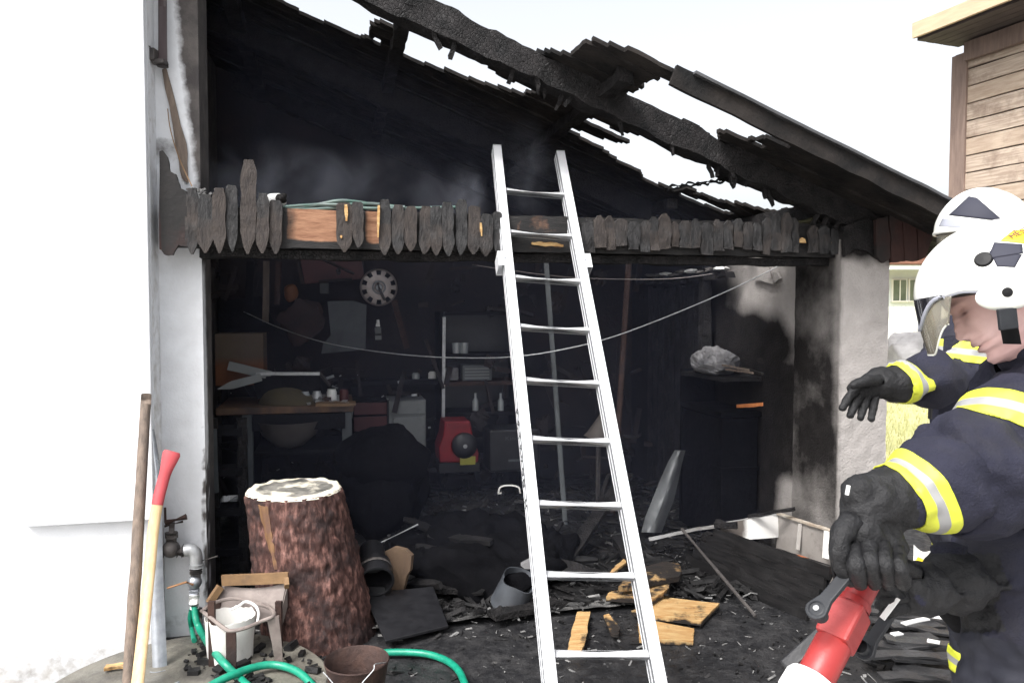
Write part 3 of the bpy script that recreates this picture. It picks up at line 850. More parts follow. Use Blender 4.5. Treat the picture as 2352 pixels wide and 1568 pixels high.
# melted cables, a lamp and flakes of ash lying on top of the beam
T_ = thing('melted_cables', 'melted grey green cables lying along the top of the charred beam', 'cables', FP(760, 478, .12))
for pts in ([(640, 484), (690, 480), (740, 470), (780, 463), (820, 466), (870, 474), (930, 478)], [(646, 478), (700, 474), (735, 472), (790, 472), (850, 470), (905, 476)], [(655, 486), (720, 483), (800, 478), (860, 481), (960, 480), (1050, 478)]):
    mb = MB(); mb.tube(spline([FP(x, y - 2, .12 + .01 * (i % 3)) for i, (x, y) in enumerate(pts)], 6), .009, 8); mb.build('cable', M['cable'], T_, smooth=True)
c = FP(632, 460, .16); mb = MB(); mb.ell(c, (.060, .045, .035), nu=20, nv=12, amp=.2)
tag(mb.build('melted_lamp', M['whitep'], smooth=True, loc=c), 'melted white lamp cover lying on the left part of the charred beam', 'lamp')
mb = MB(); mb.ell(FP(646, 455, .13), (.030, .03, .024), nu=14, nv=10, amp=.5); tag(mb.build('charred_lump', M['char'], loc=FP(646, 462, .13)), 'charred lump beside the melted lamp on the beam', 'lump')
mb = MB(); r3 = random.Random(9)
for i in range(30):
    c = FP(r3.choice((r3.uniform(430, 470), r3.uniform(455, 530))), r3.uniform(434, 448), .13); mb.box(c, r3.uniform(.008, .035), r3.uniform(.008, .02), r3.uniform(.004, .012), Matrix.Rotation(r3.uniform(-.7, .7), 3, 'Y'))
tag(mb.build('beam_ash', M['ashbit']), kind='stuff')
mb = MB(); mb.plank(FP(1222, 559, .04), FP(1292, 563, .04), .020, .014, up=-V, n=20, amp=.010, sc=26, wf=lambda t: .5 + .6 * math.sin(math.pi * t)); mb.build('bare_splinter', M['bare'], B, kf=lambda p: .1)

# ================================================================== FOREGROUND THINGS
# ladder: aluminium, leaning through the opening onto the beam
def build_ladder():
    Lb, Lt = P(1262, 1568, 2.72), P(1140, 345, 4.30)
    Rb, Rt = P(1512, 1568, 2.78), P(1285, 358, 4.36)
    d = (Lt - Lb)
    t0 = -Lb.z / d.z * .98
    wv = ((Rb - Lb) + (Rt - Lt)).normalized()
    ax = (d + (Rt - Rb)).normalized()
    nv = wv.cross(ax).normalized()
    if nv.y > 0: nv = -nv                     # towards the climber
    wv = ax.cross(nv).normalized()
    if wv.x < 0: wv = -wv
    T = thing('ladder', 'long aluminium ladder leaning on the charred beam of the shed', 'ladder', (Lb + d * t0 + Rb + (Rt - Rb) * t0) / 2 * Vector((1, 1, 0)).length * 0 + Vector(((Lb + d * t0).x * .5 + (Rb + (Rt - Rb) * t0).x * .5, (Lb + d * t0).y, 0)))
    W_, D_ = .046, .070
    rails = []
    for (b, t) in ((Lb, Lt), (Rb, Rt)):
        a0 = b + (t - b) * t0
        rails.append((a0, t))
        mb = MB()
        a_, s_, n_ = (t - a0).normalized(), wv, nv
        L = (t - a0).length
        # an I-shaped section: face, back and web, so the side shows a channel
        sec = [(-.5, .5), (.5, .5), (.5, .40), (.46, .39), (.46, -.39), (.5, -.40), (.5, -.5), (-.5, -.5), (-.5, -.40), (-.46, -.39), (-.46, .39), (-.5, .40)]
        poly = [a0 + s_ * (x * W_) + n_ * (y * D_) for x, y in sec]
        mb.prism(poly, (t - a0))
        rl = mb.build('rail', M['alu'], T, bevel=.0012)
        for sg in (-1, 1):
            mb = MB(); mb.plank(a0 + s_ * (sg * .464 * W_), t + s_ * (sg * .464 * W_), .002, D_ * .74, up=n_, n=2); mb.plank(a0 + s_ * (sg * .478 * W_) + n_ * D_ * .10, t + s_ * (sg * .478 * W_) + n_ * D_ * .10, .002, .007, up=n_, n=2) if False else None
            mb.build('shaded_web', M['alushade'], rl)  # thin darker sheet gives the side channel its shaded tone
            mb = MB(); mb.plank(a0 + s_ * (sg * .50 * W_) + n_ * D_ * .02, t + s_ * (sg * .50 * W_) + n_ * D_ * .02, .003, .007, up=n_, n=2); mb.build('web_rib', M['alu'], rl)
        for i in range(14):
            c = a0 + a_ * (.10 + .28 * i)
            if .10 + .28 * i > L - .05: break
    rung_y = [437, 548, 663, 785, 912, 1047, 1190, 1340, 1502]
    a0L, tL = rails[0]; a0R, tR = rails[1]
    LL = (tL - a0L).length
    def on_rail(a0, t, y):      # the point of the rail whose picture height is y
        lo_, hi_ = 0.0, 1.0
        for _ in range(40):
            m_ = (lo_ + hi_) / 2
            if pix(a0 + (t - a0) * m_)[1] > y: lo_ = m_
            else: hi_ = m_
        return a0 + (t - a0) * lo_
    ts = [((on_rail(a0L, tL, y) - a0L).length) / LL for y in rung_y]
    step = (ts[0] - ts[-1]) / 8
    tt = [ts[-1] + step * i for i in range(9)]
    while tt[0] - step > .01: tt.insert(0, tt[0] - step)
    for t in tt:
        a = a0L + (tL - a0L) * t; b = a0R + (tR - a0R) * t
        mb = MB()
        mb.tube([a - wv * .0155, b + wv * .0155], .021, 20)
        # ribbed grip lines
        for q in range(7):
            an = 2.2 + q * .28
            off = (nv * math.cos(an) + ax * math.sin(an)) * .021
            mb.tube([a + wv * .014 + off, b - wv * .014 + off], .0014, 4)
        rg = mb.build('rung', M['alu'], T, smooth=True)
        mb = MB()
        for (c, sg) in ((a, -1), (b, 1)):
            mb.lathe([(.012, .0), (.018, .001), (.018, .003), (.012, .0045), (.0, .0045)], c + wv * (sg * .0105), wv * sg, 14)
        mb.build('rivet', M['steel'], rg, smooth=True)
    # plastic caps on top
    for (a0, t) in rails:
        mb = MB(); A = Matrix((wv, ax, nv)).transposed()
        mb.box(t + ax * .003, W_ * 1.04, .006, D_ * 1.03, A); mb.build('end_cap', M['galv'], T)
    # guide brackets at both sides
    for (a0, t), y, sg in ((rails[0], 603, -1), (rails[1], 607, 1)):
        c = on_rail(a0, t, y)
        A = Matrix((wv, ax, nv)).transposed()
        mb = MB()
        mb.box(c + wv * sg * .016 + nv * .0345, .075, .088, .003, A)
        mb.box(c + wv * sg * .052 - nv * .010, .003, .088, .086, A)
        mb.box(c + wv * sg * .020 - nv * .050, .062, .088, .003, A)
        br = mb.build('guide_bracket', M['alu'], T, bevel=.001)
        mb = MB(); mb.lathe([(.006, 0), (.006, .002), (.003, .004), (0, .004)], c + wv * sg * .02 + nv * .036, nv, 10); mb.build('screw', M['steel'], br)
    # worn black letters down the outer side of the left rail
    letters = [(940, 'P'), (967, 'R'), (995, 'T'), (1022, 'K'), (1047, 'V'), (1073, 'O'), (1100, 'D'), (1146, 'H')]
    for y, ch in letters:
        c = on_rail(a0L, tL, y)
        X_, Y_, Z_ = -ax, nv, -wv       # reading down the rail
        Y_ = Z_.cross(X_)
        o_ = c - wv * (.515 * W_ + .0012) - Y_ * .018 - X_ * 0
        Mx = Matrix((X_, Y_, Z_)).transposed().to_4x4(); Mx.translation = o_
        text_mesh('letter', ch, .052, Mx, M['ink'], T)
build_ladder()

# chopping block
def build_log():
    zt = .775
    top = P(676, 1122, 3.84)
    base = Vector((P(738, 1500, 3.82).x, 3.82, 0))
    T = thing('chopping_log', 'upright reddish pine log used as a chopping block, pale axe-scarred top', 'log', base)
    rt, rb = .237, .280
    axis = (top - base)
    def rf(a, t): return 1 + .045 * noise.noise(Vector((math.cos(a) * 1.6, math.sin(a) * 1.6, t * 1.2))) + .020 * noise.noise(Vector((math.cos(a) * 7, math.sin(a) * 7, t * 3.0))) + .016 * noise.noise(Vector((math.cos(a) * 18, math.sin(a) * 18, t * 8)))
    mb = MB(); nA, nH = 150, 110
    vs = []
    for i in range(nH + 1):
        t = i / nH; c = base + axis * t; r_ = rb + (rt - rb) * t
        if t > .985: r_ *= .975
        for j in range(nA):
            a = 2 * math.pi * j / nA
            plate = 0.015 * max(0, noise.noise(Vector((a * 5.5, t * 11, 3))) ) + .009 * noise.noise(Vector((a * 15, t * 20, 8)))
            rr = r_ * rf(a, t) + plate
            vs.append(c + Vector((math.cos(a), math.sin(a), 0)) * rr)
    fs = [(i * nA + j, i * nA + (j + 1) % nA, (i + 1) * nA + (j + 1) % nA, (i + 1) * nA + j) for i in range(nH) for j in range(nA)]
    mb.add(vs, fs); mb.build('bark', M['bark'], T, smooth='all')
    mb = MB()
    N = 26
    def tp(a, b):
        an = 2 * math.pi * a; rr = rt * .985 * b * (rf(an, 1.0) + .012 * (b > .9))
        return top + Vector((math.cos(an) * rr, math.sin(an) * rr, .004 + .010 * nz((math.cos(an) * b * 5, math.sin(an) * b * 5, 1), 1) * (1 if b < .93 else .4)
                                 - (.012 * smooth01(.97, 1.0, b)) + .012 * max(0, noise.noise(Vector((an * 4, b * 2, 5)))) * smooth01(.8, .92, b)))
    mb.sheet(tp, 120, N)
    mb.build('cut_face', M['cut'], T, smooth='all', kf=lambda p: .80 - .75 * smooth01(.70, .93, (p - top).length / rt) + .55 * nz(p, 9) - .1)
    # strip where the bark is gone
    mb = MB()
    ang = R(246)
    def st(a, b):
        t = .56 + .40 * b; an = ang + (a - .5) * .26 * (.25 + .75 * b) * (1 + .5 * noise.noise(Vector((b * 7, round(a), 0)))) + .12 * (1 - b)
        c = base + axis * t; r_ = (rb + (rt - rb) * t) * rf(an, t) + .0115 - .008 * abs(a - .5) * 2
        return c + Vector((math.cos(an), math.sin(an), 0)) * r_
    mb.sheet(st, 8, 30, th=.006); mb.build('bare_strip', mat('bare sapwood', (.20, .105, .045), (.13, .065, .03), rough=.7, scale=9, stretch=(6, 6, 1), dirt=(.12, .06, .04), dscale=9, dlo=.5, dhi=.62), T, smooth=True)
build_log()

# round concrete cover by the wall
SC_C = Vector((-1.36, 3.06, 0))
def build_slab():
    T = thing('round_concrete_cover', 'round wet concrete cover at the foot of the white wall, strewn with charcoal', 'cover', SC_C)
    mb = MB()
    mb.lathe([(.60, -.12), (.60, .062), (.585, .075), (.45, .078), (.2, .08), (.001, .08)], SC_C, Z, 90, amp=.008, sc=6)
    mb.build('disc', M['concrete'], T, smooth=True)
    T2 = Vector(P(190, 1612, 2.95)); T2.z = 0
    c = Vector((G(190, 1612, .12).x, G(190, 1612, .12).y, .079))
    mb = MB(); mb.lathe([(.165, 0), (.165, .026), (.15, .036), (.001, .042)], c, Z, 48, amp=.004, sc=9)
    tag(mb.build('stone_lid', M['stone'], loc=c, smooth=True), 'beige stone lid lying on the round concrete cover beside the wooden pole', 'lid')
build_slab()

# tools leaning on the wall
def lean(name, label, cat, pts, widths, Ys, material, flat=None):
    ps = [P(x, y, Y) for (x, y), Y in zip(pts, Ys)]
    return ps
def build_tools():
    a, b = P(336, 906, 3.50), P(296, 1568, 3.02)
    d = b - a; b = a + d * ((a.z - .08) / (a.z - b.z))
    mb = MB(); n = 26
    mb.tube([a.lerp(b, i / n) + Vector((nz((0, 0, i * .3), 1), 0, 0)) * .006 for i in range(n + 1)], [.0225 + .003 * i / n + .0015 * nz((i * .7, 3, 0), 1) for i in range(n + 1)], 14)
    tag(mb.build('wooden_pole', M['pole'], smooth=True, loc=(b.x, b.y, .08)), 'grey weathered wooden pole leaning against the white wall, left of the axe', 'pole')
    # axe
    pts = [(396, 1036), (384, 1072), (373, 1110), (363, 1150), (353, 1210), (345, 1290), (336, 1380), (327, 1470), (316, 1568)]
    Ys = [3.34, 3.325, 3.31, 3.29, 3.26, 3.21, 3.14, 3.06, 2.96]
    ps = [P(x, y, Y) for (x, y), Y in zip(pts, Ys)]
    e = ps[-1] + (ps[-1] - ps[-2]).normalized() * ((ps[-1].z - .10) / abs((ps[-1] - ps[-2]).normalized().z))
    ps.append(e)
    T = thing('axe', 'axe standing head down with pale ash handle and red dipped grip', 'axe', (e.x, e.y, .08))
    sp = spline(ps, 6)
    def rad(i): return i
    def oval(points, rw, name, mtl):
        mb = MB(); vs = []; N = len(points)
        for i, p in enumerate(points):
            d = (points[min(i + 1, N - 1)] - points[max(i - 1, 0)]).normalized()
            _, s_, t_ = frame(d, Vector((0, 1, 0)))
            rx, ry = rw(i / (N - 1))
            for j in range(14):
                q = 2 * math.pi * j / 14
                vs.append(p + s_ * math.cos(q) * rx + t_ * math.sin(q) * ry)
        fs = [(i * 14 + j, i * 14 + (j + 1) % 14, (i + 1) * 14 + (j + 1) % 14, (i + 1) * 14 + j) for i in range(N - 1) for j in range(14)]
        fs += [tuple(reversed(range(14))), tuple((N - 1) * 14 + j for j in range(14))]
        mb.add(vs, fs); return mb.build(name, mtl, T, smooth=True)
    cut = 19
    oval(sp[cut:], lambda t: (.0245 + .002 * t, .015), 'handle', M['ash'])
    oval(sp[:cut + 1], lambda t: ((.034 if t < .02 else .040) - .0145 * smooth01(.0, .50, t), .017), 'red_grip', M['redgrip'])
    mb = MB(); h = e
    mb.prism([h + Vector((-.03, -.025, -.0)), h + Vector((.04, -.025, .0)), h + Vector((.05, -.022, .05)), h + Vector((.16, -.004, .09)), h + Vector((.16, -.004, -.02)), h + Vector((-.03, -.025, -.018))], Vector((0, .045, 0)))
    mb.build('axe_head', M['steel'], T, bevel=.004)
    # grey strip of steel behind the axe
    pts = [(352, 985), (358, 1040), (364, 1105), (362, 1200), (360, 1300), (362, 1400), (366, 1500), (368, 1568)]
    Ys = [3.50, 3.49, 3.47, 3.44, 3.40, 3.36, 3.31, 3.27]
    ps = [P(x, y, Y) for (x, y), Y in zip(pts, Ys)]
    ps.append(Vector((ps[-1].x, ps[-1].y - .02, .082)))
    sp = spline(ps, 6)
    ww = [.004, .010, .012, .020, .026, .030, .030, .030, .030]
    mb = MB(); N = len(sp)
    def f(a, b):
        i = min(int(a * (N - 1)), N - 1); q = a * 8; k = min(int(q), 7); wd = ww[k] + (ww[k + 1] - ww[k]) * (q - k)
        return sp[i] + Vector((1, .25, 0)).normalized() * (b - .5) * 2 * wd + Vector((0, -.012 * (1 - (2 * b - 1) ** 2), 0))
    mb.sheet(f, N - 1, 6, th=.004)
    tag(mb.build('spade_blade', M['steel'], smooth=True, loc=(ps[-1].x, ps[-1].y, .08)), 'long grey steel blade propped on the pier behind the red gripped axe', 'blade')
build_tools()

# water tap on the pier
def build_tap():
    T = thing('garden_tap', 'garden tap with old iron stop valve and grey elbow pipe on the white pier', 'tap', FP(420, 1300, .10))
    q = lambda x, y, v=.105: FP(x, y, v)
    mb = MB()
    mb.tube([q(362, 1266), q(424, 1266)], .026, 16)
    mb.tube([q(366, 1266), q(376, 1266)], .036, 6); mb.tube([q(408, 1264), q(420, 1264)], .036, 6)
    mb.ell(q(393, 1260), (.042, .042, .042))
    mb.tube([q(393, 1262), q(394, 1226)], .026, 14); mb.tube([q(394, 1234), q(394, 1222)], .032, 6); mb.tube([q(394, 1224), q(395, 1200)], .014, 10)
    mb.tube([q(362, 1266), q(355, 1266, .19)], .024, 12)
    mb.build('stop_valve', M['iron'], T, smooth=True)
    mb = MB(); mb.tube([q(380, 1200), q(428, 1186)], .0155, 12); mb.tube([q(379, 1165), q(380, 1200)], .006, 8); mb.tube([q(378, 1208), q(420, 1197)], .006, 8)
    mb.build('valve_handle', M['rust'], T, smooth=True)
    mb = MB(); pp = spline([q(422, 1264), q(438, 1262), q(449, 1272), q(451, 1300)], 8)
    mb.tube(pp, .030, 18); mb.tube([q(451, 1294), q(451, 1302)], .035, 18); mb.build('elbow', M['galv'], T, smooth=True)
    mb = MB(); mb.tube([q(450, 1302), q(450, 1308)], .030, 14); mb.tube([q(450, 1312), q(450, 1316)], .030, 14); mb.tube([q(450, 1300), q(449, 1330)], .024, 14); mb.build('union', M['iron'], T, smooth=True)
    mb = MB()
    mb.ell(q(447, 1336), (.034, .034, .034)); mb.tube([q(449, 1326), q(445, 1366)], .021, 14); mb.tube([q(446, 1350), q(446, 1358)], .026, 6)
    mb.build('bib', M['steel'], T, smooth=True)
    mb = MB(); mb.tube([q(443, 1342, .07), q(428, 1336, .06), q(384, 1350, .05)], [.007, .006, .005], 8)
    mb.build('lever', mat('copper lever', (.30, .16, .08), rough=.5, metal=.4), T, smooth=True)
    mb = MB(); mb.tube([q(450, 1290), q(500, 1277)], .006, 8); mb.build('pin', M['iron'], T, smooth=True)
    mb = MB(); mb.tube([q(446, 1364), q(446, 1384)], .026, 8); mb.build('hose_nut', M['whitep'], T)
    mb = MB(); mb.tube([q(446, 1384), q(447, 1396)], .021, 14); mb.build('collar', M['galv'], T, smooth=True)
    # hose
    zz = .098
    g = lambda x, y, z=zz: G(x, y, z)
    pts = [q(447, 1390), q(450, 1420, .08), q(462, 1450, .02), P(488, 1490, 3.35), P(515, 1522, 3.2), g(545, 1552), g(588, 1590), g(660, 1640), g(640, 1700, .06), g(500, 1690, .06), g(430, 1640, .10),
           g(470, 1585, .11), g(525, 1553, .125), g(590, 1530, .118), g(640, 1527, .11), g(690, 1546, .10), g(745, 1600, .06), g(830, 1660, .03),
           g(930, 1720, .03), g(1030, 1690, .03), g(1070, 1610, .03), g(1062, 1555, .03), g(1035, 1522, .03), g(985, 1502, .03), g(920, 1497, .03), g(860, 1502, .03), g(800, 1530, .03), g(720, 1545, .03)]
    mb = MB(); mb.tube(spline(pts, 10), .0165, 12)
    tag(mb.build('garden_hose', M['green'], smooth=True, loc=(pts[6].x, pts[6].y, .08)), 'green garden hose looping from the tap across the ground', 'hose')
    mb = MB(); pts = [q(440, 1398, .12), q(437, 1420, .13), q(441, 1446, .13), g(446, 1470, .09), ]
    mb.tube(spline(pts, 8), .012, 10)
    tag(mb.build('waste_hose', M['green'], smooth=True, loc=g(446, 1470, .08)), 'short dark green hose end hanging on the pier behind the garden hose', 'hose')
    mb = MB(); mb.tube([q(457, 1396, .14), q(458, 1440, .14), Vector((q(460, 1500, .13).x, q(460, 1500, .13).y, .075))], .016, 10)
    tag(mb.build('dark_pipe', M['iron'], smooth=True, loc=Vector((q(460, 1500, .13).x, q(460, 1500, .13).y, .075))), 'dark upright pipe below the tap standing on the round concrete cover', 'pipe')
build_tap()

# white torn pot in its wire ring, sheet metal hopper behind it
def build_pot():
    Y = 3.38; sc = Y / F
    c = P(530, 1520, 3.38); c.z = .085
    T = thing('white_pot', 'white enamel pot with torn rim held in a bent wire ring', 'pot', c)
    mb = MB(); r_ = .106; hgt = P(528, 1414, Y).z - .085
    def f(a, b):
        an = 2 * math.pi * a; tear = .035 * max(0, noise.noise(Vector((math.cos(an) * 2.2, math.sin(an) * 2.2, 4)))) + .012 * noise.noise(Vector((an * 4, 1, 1)))
        rr = r_ * (.92 + .10 * b) * (1 + .03 * noise.noise(Vector((math.cos(an), math.sin(an), b * 2))))
        return c + Vector((math.cos(an) * rr, math.sin(an) * rr, (hgt + tear) * b))
    mb.sheet(f, 56, 16, th=.003); mb.build('body', M['white'], T, smooth=True)
    mb = MB(); mb.lathe([(.001, .006), (.092, .004)], c, Z, 40); mb.build('bottom', M['white'], T)
    mb = MB(); q = [P(584, 1428, 3.340), P(578, 1400, 3.360), P(556, 1391, 3.380), P(534, 1398, 3.400), P(545, 1410, 3.410)]
    mb.tube(spline([P(590, 1432, 3.320), P(594, 1408, 3.340), P(586, 1390, 3.360), P(565, 1381, 3.380), P(548, 1391, 3.380), P(530, 1400, 3.360)], 6), .006, 8)
    mb.build('torn_rim', M['whitep'], T, smooth=True)
    mb = MB()
    ring = [P(463, 1402, 3.360), P(487, 1420, 3.280), P(515, 1442, 3.230), P(532, 1448, 3.220), P(565, 1441, 3.230), P(600, 1426, 3.270), P(629, 1413, 3.300), P(622, 1396, 3.380), P(600, 1388, 3.440), P(560, 1377, 3.480), P(530, 1374, 3.490), P(490, 1384, 3.440)]
    mb.tube(spline(ring + [ring[0]], 4)[:-1], .0085, 8, closed=True); mb.build('wire_ring', M['dirty_metal'], T, smooth=True)
    # angled leg and the other one
    mb = MB(); a, b = P(531, 1450, 3.225), P(531, 1552, 3.225); b.z = .085
    mb.plank(a, b, .040, .022, up=-V, n=6, amp=.003); mb.build('leg', M['rust'], T)
    mb = MB(); a, b = P(628, 1416, 3.300), P(640, 1521, 3.300)
    mb.plank(a, b, .046, .014, up=-V, n=8, amp=.004, wf=lambda t: 1.1 - .35 * t)
    mb.build('leg', M['dirty_metal'], T)
    # hopper
    h = P(575, 1440, 3.430); h.z = .08
    T = thing('metal_hopper', 'dirty sheet metal hopper with tan wooden edging standing behind the white pot', 'hopper', h)
    A, B_, C_, D_ = P(512, 1343, 3.56), P(658, 1338, 3.56), P(640, 1428, 3.50), P(488, 1420, 3.50)
    mb = MB()
    mb.sheet(lambda a, b: A.lerp(B_, a).lerp(D_.lerp(C_, a), b) + Vector((0, 0, -.02 * math.sin(math.pi * a) * (1 - b))), 12, 12, th=.004); mb.build('tray', M['dirty_metal'], T, smooth=True)
    mb = MB(); mb.plank(P(510, 1332, 3.54), P(662, 1326, 3.54), .016, .050, n=10, amp=.002); mb.build('wooden_edge', M['tan'], T)
    mb = MB(); mb.plank(P(506, 1346, 3.53), P(480, 1384, 3.50), .030, .030, n=8, amp=.002); mb.build('wooden_edge', M['tan'], T)
    mb = MB(); mb.plank(P(657, 1330, 3.53), P(659, 1346, 3.50), .020, .030, n=4, amp=.002); mb.build('wooden_edge', M['tan'], T)
    mb = MB(); mb.sheet(lambda a, b: P(660, 1345, 3.55).lerp(P(642, 1425, 3.50), a) + Vector((0, 0, -.10 * b * (1 - .3 * a))), 8, 4, th=.004); mb.build('side_plate', M['dirty_metal'], T)
    for (x, Yq) in ((500, 3.52), (640, 3.50), (486, 3.30)):
        mb = MB(); a = P(x, 1380, Yq); mb.plank(a, Vector((a.x, a.y, .02)), .028, .02, n=4); mb.build('leg', M['rust'], T)
    # rusty pot with wire handle
    c = P(820, 1560, 2.95); c.z = 0
    T = thing('rusty_bucket', 'rusty brown bucket with a thin wire handle in front of the log', 'bucket', c)
    zt = P(820, 1512, 2.95).z
    mb = MB(); mb.lathe([(.085, .004), (.102, zt * .5), (.122, zt - .012), (.126, zt - .005), (.124, zt), (.119, zt - .006), (.098, zt * .5), (.082, .012), (.0, .012)], c, Z, 48, amp=.007, sc=9)
    mb.build('body', M['rust'], T, smooth=True)
    mb = MB(); mb.prism([c + Vector((x, y, zt * .45)) for x, y in ((-.07, .02), (-.01, .06), (.05, .02), (.0, -.05))], Z * .01)
    mb.ell(c + Vector((.02, .03, zt * .45)), (.06, .05, .05), amp=.8, sc=14); mb.build('burnt_rag', M['rust'], T, smooth=True)
    mb = MB(); mb.tube(spline([c + Vector((.122, -.01, zt - .01)), P(862, 1524, 2.84), P(858, 1537, 2.82), P(836, 1562, 2.80), P(800, 1600, 2.78), c + Vector((-.12, -.05, zt - .03))], 6), .0022, 6); mb.build('wire_handle', M['galv'], T, smooth=True)
build_pot()
M['soot'] = mat('deep soot', (.0025, .0025, .0032), (.005, .005, .006), rough=.95, spec=.05, scale=10, bump=.8, bscale=20)

# ================================================================== INSIDE THE SHED
def quad_box(pts, v, th, name, mtl, parent=None, bevel=.003, kf=None, n=None):
    pp = [FP(x, y, v) for x, y in pts]
    mb = MB(); mb.prism(pp, V * th)
    return mb.build(name, mtl, parent, bevel=bevel, kf=kf, loc=None if parent else (sum(pp, Vector()) / len(pp) - Z * max(0, 0)))
def base_of(x, y, v, z=None):
    p = FP(x, y, v)
    if z is not None: p.z = z
    return p
def frontbox(x0, x1, y0, y1, v, depth, mb=None, yr=None):
    """a box whose front face fills x0..x1, y0..y1 at depth v"""
    a, b = FP(x0, y1, v), FP(x1, y1, v); t = FP((x0 + x1) / 2, y0, v).z
    ua, ub = uv(a)[0], uv(b)[0]
    z0 = min(a.z, b.z)
    return (mb or MB()).bx(ua, ub, v, v + depth, z0, t), ua, ub, z0, t

def build_bench():
    v0, v1 = 1.75, 2.45
    a, b = FP(495, 938, v0), FP(812, 938, v0); ua, ub = uv(a)[0], uv(b)[0]; zt = a.z
    T = thing('workbench', 'sooty wooden workbench covered in clutter behind the log', 'workbench', S((ua + ub) / 2, (v0 + v1) / 2, 0))
    mb = MB(); mb.bx(ua, ub, v0, v1, zt - .05, zt); mb.build('top', mat('scorched bench top', (.16, .085, .04), (.05, .03, .022), rough=.7, scale=5, bump=.4, stretch=(1, 5, 1)), T, bevel=.006)
    for x, vv in ((567, v0 + .03), (797, v0 + .03), (567, v1 - .08), (797, v1 - .08)):
        u_ = uv(FP(x, 1000, v0))[0]
        mb = MB(); mb.bx(u_ - .035, u_ + .035, vv, vv + .07, .02, zt - .051); mb.build('leg', M['blackr'] if vv > 2 else M['greyp'], T, bevel=.004)
    z2 = FP(660, 1035, v0).z
    mb = MB(); mb.bx(ua + .25, ub - .03, v0 + .01, v1 - .1, z2 - .03, z2); mb.build('lower_shelf', M['blackr'], T, bevel=.004)
    mb = MB(); mb.bx(ua + .24, ub - .06, v0 + .004, v0 + .02, zt - .17, zt - .055); mb.build('apron', M['blackr'], T, bevel=.004)
    # bowl under the bench, cushion on it
    c = FP(665, 1000, v0 + .12); c.z = z2 + .001
    mb = MB(); mb.lathe([(.02, .0), (.10, .02), (.19, .10), (.235, .20), (.24, .205), (.225, .20), (.18, .10), (.09, .03), (.0, .02)], c, Z, 36)
    tag(mb.build('basin', mat('dusty basin', (.13, .115, .105), (.09, .08, .075), rough=.6), smooth=True, loc=c), 'dusty grey basin on the lower shelf of the workbench', 'basin')
    c = FP(660, 940, v0 + .18); c.z = zt
    mb = MB(); mb.ell(c + Z * .0, (.21, .15, .115), nu=26, nv=14, amp=.15)
    tag(mb.build('cushion', M['olive'], smooth=True, loc=c), 'olive rounded cushion lying on the workbench', 'cushion')
    c = FP(765, 945, v0 + .06); c.z = zt + .004
    mb = MB(); mb.plank(c - U * .12, c + U * .16, .16, .02, n=8, amp=.004)
    tag(mb.build('brown_board', M['tan'], loc=c), 'small brown board lying on the right end of the workbench', 'board')
    # cardboard box and the two white strips
    mb, ua, ub, z0, t = frontbox(495, 606, 766, 884, v0 + .22, .3)
    o = mb.build('cardboard_box', M['card'], loc=S(ua, v0 + .22, z0), kf=lambda p: 1.2 if p.z < z0 + .17 else -.3, bevel=.004)
    tag(o, 'large cardboard box with orange lower half on the left end of the workbench', 'box')
    mb = MB(); mb.plank(FP(524, 839, v0 + .12), FP(622, 862, v0 + .16), .062, .012, up=-V, n=8, amp=.002)
    tag(mb.build('white_strip', M['cream'], loc=FP(570, 855, v0 + .13)), 'pale strip of trim with a hole, sloping down in front of the cardboard box', 'trim')
    mb = MB(); mb.plank(FP(500, 893, v0 + .05), FP(600, 866, v0 + .12), .055, .010, up=-V, n=12, amp=.002, wf=lambda t: min(1, .1 + t * 3))
    tag(mb.build('pointed_strip', M['cream'], loc=FP(550, 885, v0 + .08)), 'pale pointed strip rising to the right below the cardboard box', 'trim')
    T = thing('metal_tray', 'shallow dark tray with a bright metal front edge on the workbench', 'tray', FP(655, 900, v0 + .2))
    a, b = FP(580, 858, v0 + .15), FP(735, 858, v0 + .15)
    mb = MB(); mb.plank(a, b, .02, .022, n=10, amp=.002); mb.build('front_edge', M['galv'], T)
    mb = MB(); mb.plank(b, FP(758, 885, v0 + .05), .015, .02, n=5); mb.build('side_edge', M['iron'], T)
    mb = MB(); mb.prism([a - Z * .02, b - Z * .02, FP(740, 905, v0 + .15), FP(590, 915, v0 + .15)], V * .02); mb.build('tray_panel', M['blackr'], T)
    # clutter
    r = random.Random(21)
    CL = [('tin', 'white'), ('jar', 'dullglass'), ('tin', 'galv'), ('rag', 'bag'), ('bolt_box', 'rust'), ('jar', 'whitep'), ('rag', 'black'), ('tin', 'redbox')]
    pos = [(640, 925), (700, 905), (728, 918), (715, 872), (745, 928), (762, 918), (690, 920), (790, 900)]
    lab = ['small white tin at the left of the clutter on the workbench', 'dull glass jar among the clutter on the workbench', 'small shiny tin among the clutter on the workbench', 'crumpled pale rag under the tray edge on the workbench',
           'rusty little box at the front edge of the workbench', 'small white jar at the right end of the clutter', 'black rag heaped on the workbench', 'dull red tin behind the clutter on the workbench']
    for i, ((nm, mt), (x, y), lb) in enumerate(zip(CL, pos, lab)):
        c = FP(x, y, v0 + .12 + .02 * i); s_ = .028 + .012 * r.random()
        c.z = zt + .001 if nm != 'rag' else zt + .03
        mb = MB()
        if nm in ('tin', 'jar'): mb.lathe([(0, 0), (s_, 0), (s_, s_ * 2), (s_ * .85, s_ * 2.2), (s_ * .85, s_ * 2.5), (0, s_ * 2.5)], c, Z, 16)
        elif nm == 'rag': mb.ell(c, (.09, .05, .035), amp=1.2, sc=12)
        else: mb.bx(*(lambda q: (q[0] - .05, q[0] + .05, q[1] - .03, q[1] + .03))(uv(c)), zt + .001, zt + .04)
        tag(mb.build(nm, M[mt], loc=c, smooth=True), lb, nm.replace('_', ' '))
    mb = MB()
